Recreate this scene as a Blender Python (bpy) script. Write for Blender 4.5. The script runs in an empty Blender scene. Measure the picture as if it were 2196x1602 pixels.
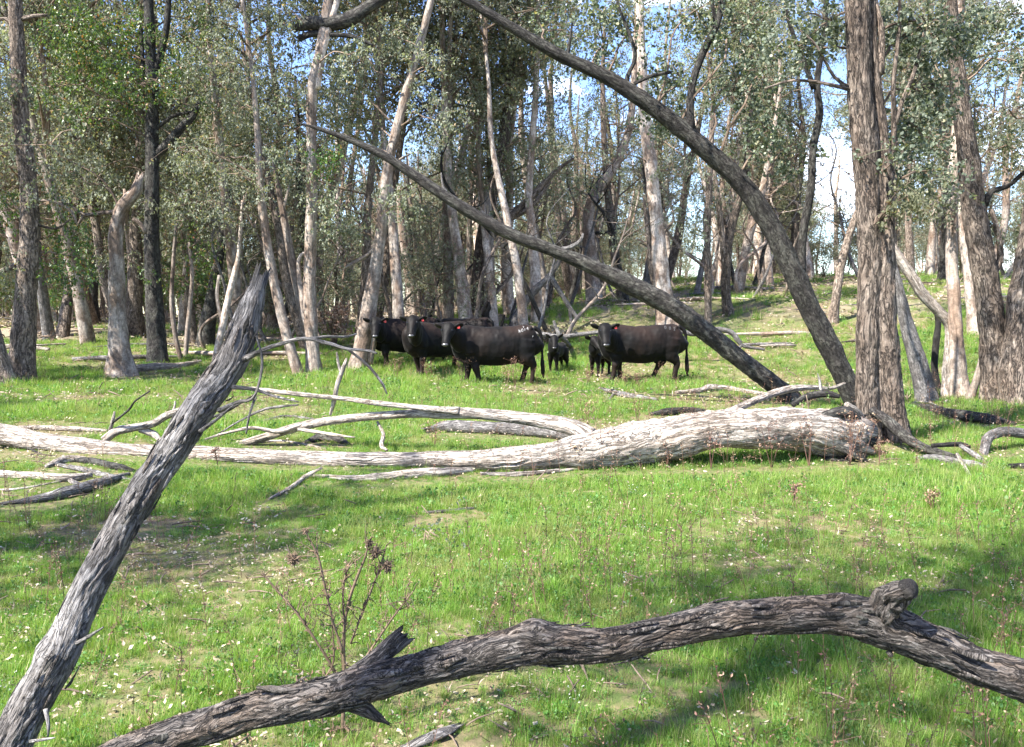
import bpy, math, random
import numpy as np
from mathutils import Vector, Matrix
from mathutils.bvhtree import BVHTree

random.seed(11)
rng = np.random.default_rng(11)
scene = bpy.context.scene
COL = scene.collection

# ------------------------------------------------------------------ camera
F = 1830.0                      # focal length in pixels of the 2196 px wide photo
PITCH = math.atan(133 / F)
EYE = 1.6
cam_data = bpy.data.cameras.new('camera')
cam = bpy.data.objects.new('camera', cam_data)
COL.objects.link(cam)
cam.location = (0, 0, EYE)
cam.rotation_euler = (math.pi / 2 - PITCH, 0, 0)
cam_data.sensor_width = 36
cam_data.lens = 36 * F / 2196
cam_data.clip_end = 2000
cam_data.clip_start = 0.05
scene.camera = cam

# ------------------------------------------------------------------ light
SUN = Vector((-0.50, -0.38, 0.78)).normalized()
sun_data = bpy.data.lights.new('sun', 'SUN')
sun_data.energy = 5.0
sun_data.angle = math.radians(0.55)
sun_data.color = (1.0, 0.955, 0.88)
sun = bpy.data.objects.new('sun', sun_data)
COL.objects.link(sun)
sun.rotation_euler = (-SUN).to_track_quat('-Z', 'Y').to_euler()

world = bpy.data.worlds.new('World')
scene.world = world
world.use_nodes = True
wn, wl = world.node_tree.nodes, world.node_tree.links
wn.clear()
sky = wn.new('ShaderNodeTexSky')
sky.sky_type = 'NISHITA'
sky.sun_disc = False
sky.sun_elevation = math.asin(SUN.z)
sky.sun_rotation = math.atan2(SUN.x, SUN.y)
sky.air_density = 1.0
sky.dust_density = 0.3
sky.ozone_density = 3.2
tc = wn.new('ShaderNodeTexCoord')
mp = wn.new('ShaderNodeMapping'); mp.inputs['Scale'].default_value = (1.0, 1.0, 2.4)
mp.inputs['Location'].default_value = (0.35, 0.1, 0.3)
nz = wn.new('ShaderNodeTexNoise'); nz.inputs['Scale'].default_value = 2.6
nz.inputs['Detail'].default_value = 9; nz.inputs['Roughness'].default_value = 0.6
cr = wn.new('ShaderNodeValToRGB')
cr.color_ramp.elements[0].position = 0.555; cr.color_ramp.elements[1].position = 0.70
mixc = wn.new('ShaderNodeMixRGB')
mixc.inputs['Color2'].default_value = (17, 17.5, 18.5, 1)
bg = wn.new('ShaderNodeBackground'); bg.inputs['Strength'].default_value = 0.115
wo = wn.new('ShaderNodeOutputWorld')
wl.new(tc.outputs['Generated'], mp.inputs['Vector']); wl.new(mp.outputs[0], nz.inputs['Vector'])
wl.new(nz.outputs['Fac'], cr.inputs['Fac']); wl.new(cr.outputs['Color'], mixc.inputs['Fac'])
hsv_s = wn.new('ShaderNodeHueSaturation'); hsv_s.inputs['Saturation'].default_value = 1.1
hsv_s.inputs['Hue'].default_value = 0.515
wl.new(sky.outputs[0], hsv_s.inputs['Color']); wl.new(hsv_s.outputs[0], mixc.inputs['Color1']); wl.new(mixc.outputs[0], bg.inputs['Color'])
wl.new(bg.outputs[0], wo.inputs['Surface'])

vs = scene.view_settings
vs.view_transform = 'Standard'; vs.look = 'None'; vs.gamma = 1; vs.exposure = 2.0
vs.use_curve_mapping = False
scene.cycles.max_bounces = 6
scene.cycles.diffuse_bounces = 3
scene.cycles.glossy_bounces = 2
scene.cycles.transmission_bounces = 3
scene.cycles.transparent_max_bounces = 4
scene.cycles.use_denoising = True

# ------------------------------------------------------------------ numeric helpers
def _hash(ix, iy, iz):
    h = (ix.astype(np.int64) * 374761393 + iy.astype(np.int64) * 668265263 + iz.astype(np.int64) * 1274126177) & 0xffffffff
    h = ((h ^ (h >> 13)) * 1103515245) & 0xffffffff
    h = (h ^ (h >> 16)) & 0xffffffff
    return h / 4294967295.0

def vnoise(p):
    p = np.asarray(p, float)
    i = np.floor(p).astype(np.int64); f = p - i
    f = f * f * (3 - 2 * f)
    out = 0
    for a in (0, 1):
        wx = f[:, 0] if a else 1 - f[:, 0]
        for b in (0, 1):
            wy = f[:, 1] if b else 1 - f[:, 1]
            for c in (0, 1):
                wz = f[:, 2] if c else 1 - f[:, 2]
                out = out + wx * wy * wz * _hash(i[:, 0] + a, i[:, 1] + b, i[:, 2] + c)
    return out * 2 - 1

def fbm(p, octv=4):
    s = 0; a = 1.0; t = 0
    p = np.asarray(p, float)
    for k in range(octv):
        s = s + a * vnoise(p + 17.3 * k); t += a
        a *= 0.5; p = p * 2.03
    return s / t

def unit(v):
    v = np.asarray(v, float)
    return v / (np.linalg.norm(v, axis=-1, keepdims=True) + 1e-9)

def smooth(t):
    t = np.clip(t, 0, 1)
    return t * t * (3 - 2 * t)

def terrain(x, y):
    x = np.atleast_1d(np.asarray(x, float)); y = np.atleast_1d(np.asarray(y, float))
    r = np.sqrt(x * x + y * y)
    az = x / np.maximum(y, 0.6 * r + 0.01)
    k = smooth((az + 0.35) / 0.62)
    A = 0.78 + 0.75 * k
    B = 0.018 + 0.075 * smooth((az + 0.2) / 0.5)
    fr = smooth((y + 2) / 12)
    z = A * smooth((r - 19.5) / 12) + B * np.clip(r - 27, 0, 22) - 0.012 * np.clip(r - 52, 0, 200)
    z = z * fr
    q = np.stack([x * 0.45, y * 0.45, x * 0], 1)
    z = z + 0.035 * vnoise(q) + 0.012 * vnoise(q * 3.7 + 5)
    q2 = np.stack([x * 0.12 + 3, y * 0.3, x * 0], 1)
    z = z + 0.16 * vnoise(q2) * smooth((r - 24) / 8)
    return z

def tz(x, y):
    return float(terrain(x, y)[0])

def ray(px, py):
    cp, sp = math.cos(PITCH), math.sin(PITCH)
    u = (px - 1098) / F; v = (801 - py) / F
    d = np.array([u, cp + v * sp, -sp + v * cp])
    return d / d[1]

def P(px, py, d):
    r = ray(px, py) * d
    return np.array([r[0], r[1], r[2] + EYE])

_ts = np.concatenate([np.arange(1.2, 30, 0.03), np.arange(30, 75, 0.1)])
def gp(px, py):
    r = ray(px, py)
    z = EYE + r[2] * _ts
    g = terrain(r[0] * _ts, _ts)
    k = np.argmax(z < g)
    if not (z < g).any():
        k = int(np.argmin(z - g))
    return np.array([r[0] * _ts[k], _ts[k], float(g[k])])

# ------------------------------------------------------------------ mesh helpers
class MB:
    """collects vertices, faces and per vertex data, then makes one mesh"""
    def __init__(s):
        s.V = []; s.Q = []; s.T = []; s.QM = []; s.TM = []; s.bark = []; s.tint = []; s.n = 0
    def add(s, v, quads=None, tris=None, bark=None, tint=None, mat=0):
        v = np.asarray(v, np.float32).reshape(-1, 3)
        if quads is not None and len(quads):
            q = np.asarray(quads, np.int32) + s.n; s.Q.append(q); s.QM.append(np.full(len(q), mat, np.int32))
        if tris is not None and len(tris):
            t = np.asarray(tris, np.int32) + s.n; s.T.append(t); s.TM.append(np.full(len(t), mat, np.int32))
        s.V.append(v)
        s.bark.append(v.copy() if bark is None else np.asarray(bark, np.float32))
        s.tint.append(np.zeros(len(v), np.float32) if tint is None else np.asarray(tint, np.float32))
        s.n += len(v)
    def mesh(s, name, mats, smooth_shade=True, origin=(0, 0, 0)):
        me = bpy.data.meshes.new(name)
        V = np.concatenate(s.V) - np.asarray(origin, np.float32)
        Q = np.concatenate(s.Q) if s.Q else np.zeros((0, 4), np.int32)
        T = np.concatenate(s.T) if s.T else np.zeros((0, 3), np.int32)
        QM = np.concatenate(s.QM) if s.QM else np.zeros(0, np.int32)
        TM = np.concatenate(s.TM) if s.TM else np.zeros(0, np.int32)
        me.vertices.add(len(V)); me.vertices.foreach_set('co', V.astype(np.float32).ravel())
        loops = np.concatenate([Q.ravel(), T.ravel()]).astype(np.int32)
        me.loops.add(len(loops)); me.loops.foreach_set('vertex_index', loops)
        nf = len(Q) + len(T)
        me.polygons.add(nf)
        st = np.concatenate([np.arange(len(Q)) * 4, len(Q) * 4 + np.arange(len(T)) * 3]).astype(np.int32)
        me.polygons.foreach_set('loop_start', st)
        me.polygons.foreach_set('material_index', np.concatenate([QM, TM]).astype(np.int32))
        me.polygons.foreach_set('use_smooth', np.full(nf, smooth_shade, bool))
        me.update(calc_edges=True)
        a = me.attributes.new('bark', 'FLOAT_VECTOR', 'POINT'); a.data.foreach_set('vector', np.concatenate(s.bark).ravel())
        a = me.attributes.new('tint', 'FLOAT', 'POINT'); a.data.foreach_set('value', np.concatenate(s.tint).ravel())
        for m in mats: me.materials.append(m)
        return me

def link(name, me, parent=None, loc=None):
    o = bpy.data.objects.new(name, me)
    COL.objects.link(o)
    if loc is not None: o.location = loc
    if parent is not None: o.parent = parent
    return o

def thing(name, label, cat, loc=(0, 0, 0), group=None):
    o = bpy.data.objects.new(name, None)
    o.empty_display_size = 0.2
    COL.objects.link(o); o.location = loc
    o['label'] = label; o['category'] = cat
    if group: o['group'] = group
    return o

def tag(o, label, cat, group=None, kind=None):
    if label: o['label'] = label
    if cat: o['category'] = cat
    if group: o['group'] = group
    if kind: o['kind'] = kind
    return o

def spline(pts, rad, step):
    pts = np.asarray(pts, float); rad = np.asarray(rad, float)
    n = len(pts)
    if n == 2:
        pts = np.stack([pts[0], pts.mean(0), pts[1]]); rad = np.array([rad[0], rad.mean(), rad[1]]); n = 3
    ext = np.vstack([2 * pts[0] - pts[1], pts, 2 * pts[-1] - pts[-2]])
    er = np.concatenate([[rad[0]], rad, [rad[-1]]])
    out = []; ro = []
    for i in range(1, n):
        L = np.linalg.norm(ext[i + 1] - ext[i])
        m = max(2, int(L / step))
        t = (np.arange(m) / m)[:, None]
        p0, p1, p2, p3 = ext[i - 1], ext[i], ext[i + 1], ext[i + 2]
        out.append(0.5 * ((2 * p1) + (-p0 + p2) * t + (2 * p0 - 5 * p1 + 4 * p2 - p3) * t ** 2 + (-p0 + 3 * p1 - 3 * p2 + p3) * t ** 3))
        t = t[:, 0]; ts = t * t * (3 - 2 * t)
        ro.append(er[i] * (1 - ts) + er[i + 1] * ts)
    out.append(pts[-1:]); ro.append(rad[-1:])
    return np.vstack(out), np.concatenate(ro)

def tube(mb, pts, rad, seg=10, step=0.2, lump=0.06, ridge=0.0, ridge_n=9, twist=0.0, wob=0.0, seed=0,
         knots=(), jag0=0.0, jag1=0.0, mat=0, flare=0.0, oval=0.0, cracks=0):
    C, R = spline(pts, rad, step)
    n = len(C)
    if wob:
        s = np.arange(n) * step
        w = np.stack([fbm(np.stack([s * 1.3, s * 0 + 7 * k + seed, s * 0], 1), 3) for k in range(3)], 1)
        C = C + w * (R[:, None] * wob)
    T = np.gradient(C, axis=0); T /= np.linalg.norm(T, axis=1)[:, None] + 1e-9
    a = np.array([1.0, 0, 0]) if abs(T[0][0]) < 0.8 else np.array([0, 1.0, 0])
    N = a - T[0] * a.dot(T[0]); N /= np.linalg.norm(N)
    Ns = np.zeros((n, 3)); Bs = np.zeros((n, 3))
    for i in range(n):
        N = N - T[i] * N.dot(T[i]); N /= np.linalg.norm(N) + 1e-9
        Ns[i] = N; Bs[i] = np.cross(T[i], N)
    s = np.concatenate([[0], np.cumsum(np.linalg.norm(np.diff(C, axis=0), axis=1))])
    th = np.arange(seg) * 2 * math.pi / seg
    S, TH = np.meshgrid(s, th, indexing='ij')
    RR = np.repeat(R[:, None], seg, 1)
    Rm = float(np.mean(R))
    tt = TH + twist * S
    bark = np.stack([np.cos(tt) * Rm, np.sin(tt) * Rm, S], -1).reshape(-1, 3) + seed * 3.17
    mult = np.ones(n * seg)
    if lump:
        q = np.stack([np.cos(TH), np.sin(TH), S / max(Rm, 0.01) * 0.35], -1).reshape(-1, 3) + seed * 1.7
        mult += lump * fbm(q * 1.2, 3) * 2
    if ridge:
        sc = ridge_n / (2 * math.pi)
        warp = 0.6 * fbm(np.stack([np.cos(TH) * 1.5, np.sin(TH) * 1.5, S / Rm * 0.5], -1).reshape(-1, 3) + 9 + seed, 2)
        t2 = tt.ravel() + warp * 0.5
        q = np.stack([np.cos(t2) * sc, np.sin(t2) * sc, S.ravel() / Rm * 0.16 * sc], -1) + seed
        f1 = fbm(q * 1.6, 3); f2 = fbm(q * 4.2 + 3, 3)
        mult += ridge * (-(1 - np.abs(f1) * 3.0).clip(0, 1) ** 2 * 1.1 + 0.7 * f1 - 0.5 * (1 - np.abs(f2) * 3.5).clip(0, 1) ** 2)
    for (kt, kth, amp, size) in knots:           # position 0..1, angle, height in radii, size in radii
        ds = (S.ravel() - kt * s[-1]) / (size * Rm)
        da = ((TH.ravel() - kth + math.pi) % (2 * math.pi) - math.pi) / size
        mult += amp * np.exp(-(ds ** 2 + da ** 2))
    if cracks:
        rc_ = np.random.default_rng(int(seed * 7 + 3)); dp = np.zeros(n * seg)
        Sr = S.ravel(); Tr = TH.ravel()
        for q in range(cracks):
            c0 = rc_.uniform(0, s[-1]); ln = rc_.uniform(2, 9) * Rm; th0 = rc_.uniform(0, 6.283); sl = -twist + rc_.normal() * .5 / Rm * .12
            wd = rc_.uniform(.035, .09); dep = rc_.uniform(.07, .22)
            u_ = (Sr - c0) / ln
            thc = th0 + sl * (Sr - c0) + .22 * np.sin(Sr / Rm * rc_.uniform(.6, 1.6) + q) + .08 * np.sin(Sr / Rm * 3.7 + q * 2)
            da = np.abs((Tr - thc + math.pi) % (2 * math.pi) - math.pi)
            env = np.clip(1 - (2 * u_ - 1) ** 2, 0, 1) * ((u_ > 0) & (u_ < 1))
            dp = np.maximum(dp, dep * env ** .5 * np.exp(-(da / wd) ** 2))
            lip = .35 * dep * env * np.exp(-((da - wd * 1.9) / wd) ** 2); mult += lip * (da < 4 * wd)
        mult -= dp
    if flare:
        mult += flare * np.exp(-S.ravel() / (Rm * 2.2)) * (1 + 0.45 * np.cos(TH.ravel() * 4 + seed) + 0.3 * np.cos(TH.ravel() * 7 + seed * 2))
    rr = (RR.ravel() * mult).reshape(n, seg)
    ax = np.zeros((n, seg))
    if jag0: ax[0] -= jag0 * (0.5 + 0.5 * vnoise(np.stack([th * 2.2 + seed, th * 0, th * 0], 1)) * 2)
    if jag1: ax[-1] += jag1 * vnoise(np.stack([th * 2.2 + seed + 5, th * 0, th * 0], 1)) + jag1 * .3 * vnoise(np.stack([th * 7 + seed, th * 0, th * 0], 1))
    V = (C[:, None, :] + Ns[:, None, :] * (np.cos(TH) * rr * (1 + oval))[..., None] + Bs[:, None, :] * (np.sin(TH) * rr * (1 - oval))[..., None]
         + T[:, None, :] * ax[..., None])
    V = V.reshape(-1, 3)
    i = np.arange(n - 1)[:, None] * seg; j = np.arange(seg)[None, :]; j2 = (j + 1) % seg
    Q = np.stack([i + j, i + j2, i + seg + j2, i + seg + j], -1).reshape(-1, 4)
    base = len(V)
    V = np.vstack([V, C[0] - T[0] * R[0] * 0.15, C[-1] + T[-1] * R[-1] * (0.25 - (1.0 if jag1 else 0))])
    bark = np.vstack([bark, bark[:seg].mean(0), bark[-seg:].mean(0)])
    j = np.arange(seg)
    t1 = np.stack([np.full(seg, base), (j + 1) % seg, j], 1)
    t2 = np.stack([np.full(seg, base + 1), (n - 1) * seg + j, (n - 1) * seg + (j + 1) % seg], 1)
    mb.add(V, quads=Q, tris=np.vstack([t1, t2]), bark=bark, tint=np.full(len(V), (seed * 0.377) % 1.0), mat=mat)
    return C, R

def eloft(mb, secs, seg=20, up=(0, 0, 1), sq=2.0):
    """secs: (centre, half width, half height); closed elliptical loft"""
    C = np.array([s[0] for s in secs], float); W = np.array([s[1] for s in secs]); H = np.array([s[2] for s in secs])
    Cs, Ws = spline(C, W, 0.03); _, Hs = spline(C, H, 0.03)
    T = np.gradient(Cs, axis=0); T = unit(T); up = np.asarray(up, float)
    S = unit(np.cross(np.tile(up, (len(T), 1)), T)); U = np.cross(T, S)
    th = np.arange(seg) * 2 * math.pi / seg
    ct = np.sign(np.cos(th)) * np.abs(np.cos(th)) ** (2 / sq); stt = np.sign(np.sin(th)) * np.abs(np.sin(th)) ** (2 / sq)
    V = Cs[:, None] + S[:, None] * (ct[None, :, None] * Ws[:, None, None]) + U[:, None] * (stt[None, :, None] * Hs[:, None, None])
    n = len(Cs); V = V.reshape(-1, 3)
    i = np.arange(n - 1)[:, None] * seg; j = np.arange(seg)[None]; j2 = (j + 1) % seg
    Q = np.stack([i + j, i + j2, i + seg + j2, i + seg + j], -1).reshape(-1, 4)
    base = len(V)
    V = np.vstack([V, Cs[0] - T[0] * .25 * min(Ws[0], Hs[0]), Cs[-1] + T[-1] * .25 * min(Ws[-1], Hs[-1])])
    j = np.arange(seg)
    mb.add(V, quads=Q, tris=np.vstack([np.stack([np.full(seg, base), (j + 1) % seg, j], 1), np.stack([np.full(seg, base + 1), (n - 1) * seg + j, (n - 1) * seg + (j + 1) % seg], 1)]))


# ------------------------------------------------------------------ leaves

def leaves(mb, pos, size, rnd, droop=0.8, wide=0.34, mat=0, round_leaf=False, tint0=0.0, tint1=1.0):
    """pos (N,3); each leaf a small bent rhomb or hexagon"""
    n = len(pos)
    d = rnd.normal(size=(n, 3)); d[:, 2] -= droop * 1.6; d = unit(d)
    sd = unit(np.cross(d, rnd.normal(size=(n, 3))))
    nn = np.cross(d, sd)
    L = size * rnd.uniform(0.6, 1.35, n)[:, None]
    W = L * wide * rnd.uniform(0.8, 1.2, n)[:, None]
    bend = nn * L * rnd.uniform(-0.18, 0.18, n)[:, None]
    tint = rnd.uniform(tint0, tint1, n)
    if round_leaf:
        k = [pos, pos + d * L * .3 + sd * W, pos + d * L * .75 + sd * W * .85, pos + d * L + bend, pos + d * L * .75 - sd * W * .85, pos + d * L * .3 - sd * W]
        V = np.stack(k, 1).reshape(-1, 3)
        b = np.arange(n)[:, None] * 6
        Q = np.vstack([b + np.array([[0, 1, 2, 3]]), b + np.array([[0, 3, 4, 5]])])
        mb.add(V, quads=Q, bark=V, tint=np.repeat(tint, 6), mat=mat)
    else:
        k = [pos, pos + d * L * .42 + sd * W - bend * .4, pos + d * L + bend, pos + d * L * .42 - sd * W - bend * .4]
        V = np.stack(k, 1).reshape(-1, 3)
        b = np.arange(n)[:, None] * 4
        mb.add(V, quads=b + np.array([[0, 1, 2, 3]]), bark=V, tint=np.repeat(tint, 4), mat=mat)

def twig(mb, a, b, r0, r1, rnd, mat=1, sag=0.12, seg=4, n=5):
    a = np.asarray(a, float); b = np.asarray(b, float)
    L = np.linalg.norm(b - a)
    t = np.linspace(0, 1, n)[:, None]
    p = a + (b - a) * t + rnd.normal(size=(n, 3)) * L * 0.05 * np.sin(t * math.pi)
    p[:, 2] += (np.sin(t * math.pi) * sag * L)[:, 0]
    tube(mb, p, np.linspace(r0, r1, n), seg=seg, step=L / 4 + 0.01, lump=0, mat=mat, seed=float(rnd.uniform(0, 9)))

def cluster(mb, c, rnd, n=60, sig=0.28, size=0.085, wide=0.3, round_leaf=False, mat=0, droop=0.8, t0=0.0, t1=1.0, twigs=2):
    """a spray: hanging strings of leaves around a twig tip"""
    c = np.asarray(c, float)
    k = max(3, n // 9)
    starts = c + rnd.normal(size=(k, 3)) * sig * np.array([1, 1, 0.75])
    per = n // k + 1
    hang = rnd.normal(size=(k, 3)) * 0.55; hang[:, 2] -= 0.8; hang = unit(hang)
    t = rnd.uniform(0, 1, (k, per, 1))
    pos = starts[:, None] + hang[:, None] * t * sig * 1.25 + rnd.normal(size=(k, per, 3)) * sig * 0.10
    leaves(mb, pos.reshape(-1, 3), size, rnd, droop=droop, wide=wide, mat=mat, round_leaf=round_leaf, tint0=t0, tint1=t1)
    for i in range(min(twigs, k)):
        twig(mb, c, starts[i] + hang[i] * sig * 0.6, 0.006, 0.003, rnd, seg=3, n=3)

# ------------------------------------------------------------------ materials
def N(nt, typ, **kw):
    n = nt.nodes.new(typ)
    for k, v in kw.items():
        if k in n.inputs: n.inputs[k].default_value = v
        else: setattr(n, k, v)
    return n

def ramp(nt, stops):
    r = nt.nodes.new('ShaderNodeValToRGB')
    e = r.color_ramp.elements
    while len(e) < len(stops): e.new(0.5)
    for k, (p, c) in enumerate(stops):
        e[k].position = p
        e[k].color = (c[0], c[1], c[2], 1) if not isinstance(c, (int, float)) else (c, c, c, 1)
    return r

def bark_mat(name, cols, patch, streak=(26, 26, 2.6), patch_amt=0.5, crack=0.35, bump=0.6, rough=0.85, patch_scale=2.2, vary=0.35, crackcol=(0.012, 0.010, 0.009), pos=(0.30, 0.5, 0.72), warp=0.0):
    m = bpy.data.materials.new(name); m.use_nodes = True
    nt = m.node_tree; nt.nodes.clear(); L = nt.links.new
    at = N(nt, 'ShaderNodeAttribute', attribute_name='bark')
    mpg = N(nt, 'ShaderNodeMapping'); mpg.inputs['Scale'].default_value = streak
    vec = at.outputs['Vector']
    if warp:
        wn1 = N(nt, 'ShaderNodeTexNoise', Scale=7.0, Detail=3.0); L(vec, wn1.inputs['Vector'])
        ws = N(nt, 'ShaderNodeVectorMath', operation='SUBTRACT'); ws.inputs[1].default_value = (.5, .5, .5); L(wn1.outputs['Color'], ws.inputs[0])
        wm = N(nt, 'ShaderNodeVectorMath', operation='SCALE'); wm.inputs['Scale'].default_value = warp; L(ws.outputs[0], wm.inputs[0])
        wa = N(nt, 'ShaderNodeVectorMath', operation='ADD'); L(vec, wa.inputs[0]); L(wm.outputs[0], wa.inputs[1]); vec = wa.outputs[0]
    L(vec, mpg.inputs['Vector'])
    n1 = N(nt, 'ShaderNodeTexNoise', Scale=1.0, Detail=8.0, Roughness=0.65)
    n1.inputs['Distortion'].default_value = 0.6
    L(mpg.outputs[0], n1.inputs['Vector'])
    r1 = ramp(nt, [(pos[0], cols[0]), (pos[1], cols[1]), (pos[2], cols[2])])
    L(n1.outputs['Fac'], r1.inputs['Fac'])
    n2 = N(nt, 'ShaderNodeTexNoise', Scale=patch_scale, Detail=6.0, Roughness=0.62)
    mp2 = N(nt, 'ShaderNodeMapping'); mp2.inputs['Scale'].default_value = (1.6, 1.6, 0.7)
    L(at.outputs['Vector'], mp2.inputs['Vector']); L(mp2.outputs[0], n2.inputs['Vector'])
    r2 = ramp(nt, [(0.46, 0.0), (0.58, patch_amt)])
    L(n2.outputs['Fac'], r2.inputs['Fac'])
    mx = N(nt, 'ShaderNodeMixRGB'); mx.inputs['Color2'].default_value = (*patch, 1)
    L(r2.outputs[0], mx.inputs['Fac']); L(r1.outputs[0], mx.inputs['Color1'])
    # long dark cracks between the fibres
    mp3 = N(nt, 'ShaderNodeMapping'); mp3.inputs['Scale'].default_value = (streak[0] * .55, streak[1] * .55, streak[2] * .5)
    L(vec, mp3.inputs['Vector'])
    n3 = N(nt, 'ShaderNodeTexNoise', Scale=1.0, Detail=5.0, Roughness=0.6); n3.inputs['Distortion'].default_value = 1.2
    L(mp3.outputs[0], n3.inputs['Vector'])
    ab = N(nt, 'ShaderNodeMath', operation='SUBTRACT'); ab.inputs[1].default_value = 0.5; L(n3.outputs['Fac'], ab.inputs[0])
    ab2 = N(nt, 'ShaderNodeMath', operation='ABSOLUTE'); L(ab.outputs[0], ab2.inputs[0])
    r3 = ramp(nt, [(0.0, crack), (0.028, crack * 0.4), (0.06, 0.0)])
    L(ab2.outputs[0], r3.inputs['Fac'])
    mx2 = N(nt, 'ShaderNodeMixRGB'); mx2.inputs['Color2'].default_value = (*crackcol, 1)
    L(r3.outputs[0], mx2.inputs['Fac']); L(mx.outputs[0], mx2.inputs['Color1'])
    # mottling and variation from tree to tree
    n4 = N(nt, 'ShaderNodeTexNoise', Scale=14.0, Detail=7.0, Roughness=0.75); L(at.outputs['Vector'], n4.inputs['Vector'])
    oi = N(nt, 'ShaderNodeObjectInfo')
    mr = N(nt, 'ShaderNodeMapRange'); mr.inputs['To Min'].default_value = 1 - vary; mr.inputs['To Max'].default_value = 1 + vary
    L(oi.outputs['Random'], mr.inputs['Value'])
    mr4 = N(nt, 'ShaderNodeMapRange'); mr4.inputs['From Min'].default_value = 0.3; mr4.inputs['From Max'].default_value = 0.7
    mr4.inputs['To Min'].default_value = 0.45; mr4.inputs['To Max'].default_value = 1.5
    L(n4.outputs['Fac'], mr4.inputs['Value'])
    mul = N(nt, 'ShaderNodeMath', operation='MULTIPLY'); L(mr.outputs[0], mul.inputs[0]); L(mr4.outputs[0], mul.inputs[1])
    vm = N(nt, 'ShaderNodeVectorMath', operation='SCALE'); L(mx2.outputs[0], vm.inputs[0]); L(mul.outputs[0], vm.inputs['Scale'])
    b = N(nt, 'ShaderNodeBsdfPrincipled', Roughness=rough); b.inputs['Specular IOR Level'].default_value = 0.25
    L(vm.outputs[0], b.inputs['Base Color'])
    hs = N(nt, 'ShaderNodeMath', operation='SUBTRACT'); L(n1.outputs['Fac'], hs.inputs[0]); L(r3.outputs[0], hs.inputs[1])
    bp = N(nt, 'ShaderNodeBump', Strength=bump, Distance=0.02); L(hs.outputs[0], bp.inputs['Height'])
    L(bp.outputs[0], b.inputs['Normal'])
    o = N(nt, 'ShaderNodeOutputMaterial'); L(b.outputs[0], o.inputs['Surface'])
    return m

def leaf_mat(name, stops, trans=0.35, rough=0.45, spec=0.5, patch=None):
    m = bpy.data.materials.new(name); m.use_nodes = True
    nt = m.node_tree; nt.nodes.clear(); L = nt.links.new
    at = N(nt, 'ShaderNodeAttribute', attribute_name='tint')
    r = ramp(nt, stops); L(at.outputs['Fac'], r.inputs['Fac'])
    oi = N(nt, 'ShaderNodeObjectInfo')
    hsv = N(nt, 'ShaderNodeHueSaturation')
    mr = N(nt, 'ShaderNodeMapRange'); mr.inputs['To Min'].default_value = 0.75; mr.inputs['To Max'].default_value = 1.25
    L(oi.outputs['Random'], mr.inputs['Value']); L(mr.outputs[0], hsv.inputs['Value'])
    mr2 = N(nt, 'ShaderNodeMapRange'); mr2.inputs['To Min'].default_value = 0.485; mr2.inputs['To Max'].default_value = 0.515
    L(oi.outputs['Random'], mr2.inputs['Value']); L(mr2.outputs[0], hsv.inputs['Hue'])
    col = r.outputs[0]
    if patch:
        ge = N(nt, 'ShaderNodeNewGeometry')
        tn = N(nt, 'ShaderNodeTexNoise', Scale=patch[1], Detail=4.0); L(ge.outputs['Position'], tn.inputs['Vector'])
        rr = ramp(nt, [(patch[2], 0.0), (patch[3], patch[4])]); L(tn.outputs['Fac'], rr.inputs['Fac'])
        mx = N(nt, 'ShaderNodeMixRGB'); mx.inputs['Color2'].default_value = (*patch[0], 1)
        L(rr.outputs[0], mx.inputs['Fac']); L(col, mx.inputs['Color1']); col = mx.outputs[0]
    L(col, hsv.inputs['Color'])
    b = N(nt, 'ShaderNodeBsdfPrincipled', Roughness=rough); b.inputs['Specular IOR Level'].default_value = spec
    L(hsv.outputs[0], b.inputs['Base Color'])
    t = N(nt, 'ShaderNodeBsdfTranslucent')
    g = N(nt, 'ShaderNodeMixRGB'); g.blend_type = 'MULTIPLY'; g.inputs['Fac'].default_value = 1; g.inputs['Color2'].default_value = (1.25, 1.3, 0.6, 1)
    L(hsv.outputs[0], g.inputs['Color1']); L(g.outputs[0], t.inputs['Color'])
    ms = N(nt, 'ShaderNodeMixShader'); ms.inputs['Fac'].default_value = trans
    L(b.outputs[0], ms.inputs[1]); L(t.outputs[0], ms.inputs[2])
    o = N(nt, 'ShaderNodeOutputMaterial'); L(ms.outputs[0], o.inputs['Surface'])
    return m

def plain(name, col, rough=0.6, spec=0.4, noise=0.0, nscale=20):
    m = bpy.data.materials.new(name); m.use_nodes = True
    nt = m.node_tree; b = nt.nodes['Principled BSDF']
    b.inputs['Roughness'].default_value = rough; b.inputs['Specular IOR Level'].default_value = spec
    b.inputs['Base Color'].default_value = (*col, 1)
    if noise:
        tcn = N(nt, 'ShaderNodeTexCoord'); tn = N(nt, 'ShaderNodeTexNoise', Scale=nscale, Detail=5.0)
        nt.links.new(tcn.outputs['Object'], tn.inputs['Vector'])
        r = ramp(nt, [(0.3, tuple(c * (1 - noise) for c in col)), (0.7, tuple(min(1, c * (1 + noise)) for c in col))])
        nt.links.new(tn.outputs['Fac'], r.inputs['Fac']); nt.links.new(r.outputs[0], b.inputs['Base Color'])
    return m

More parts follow.
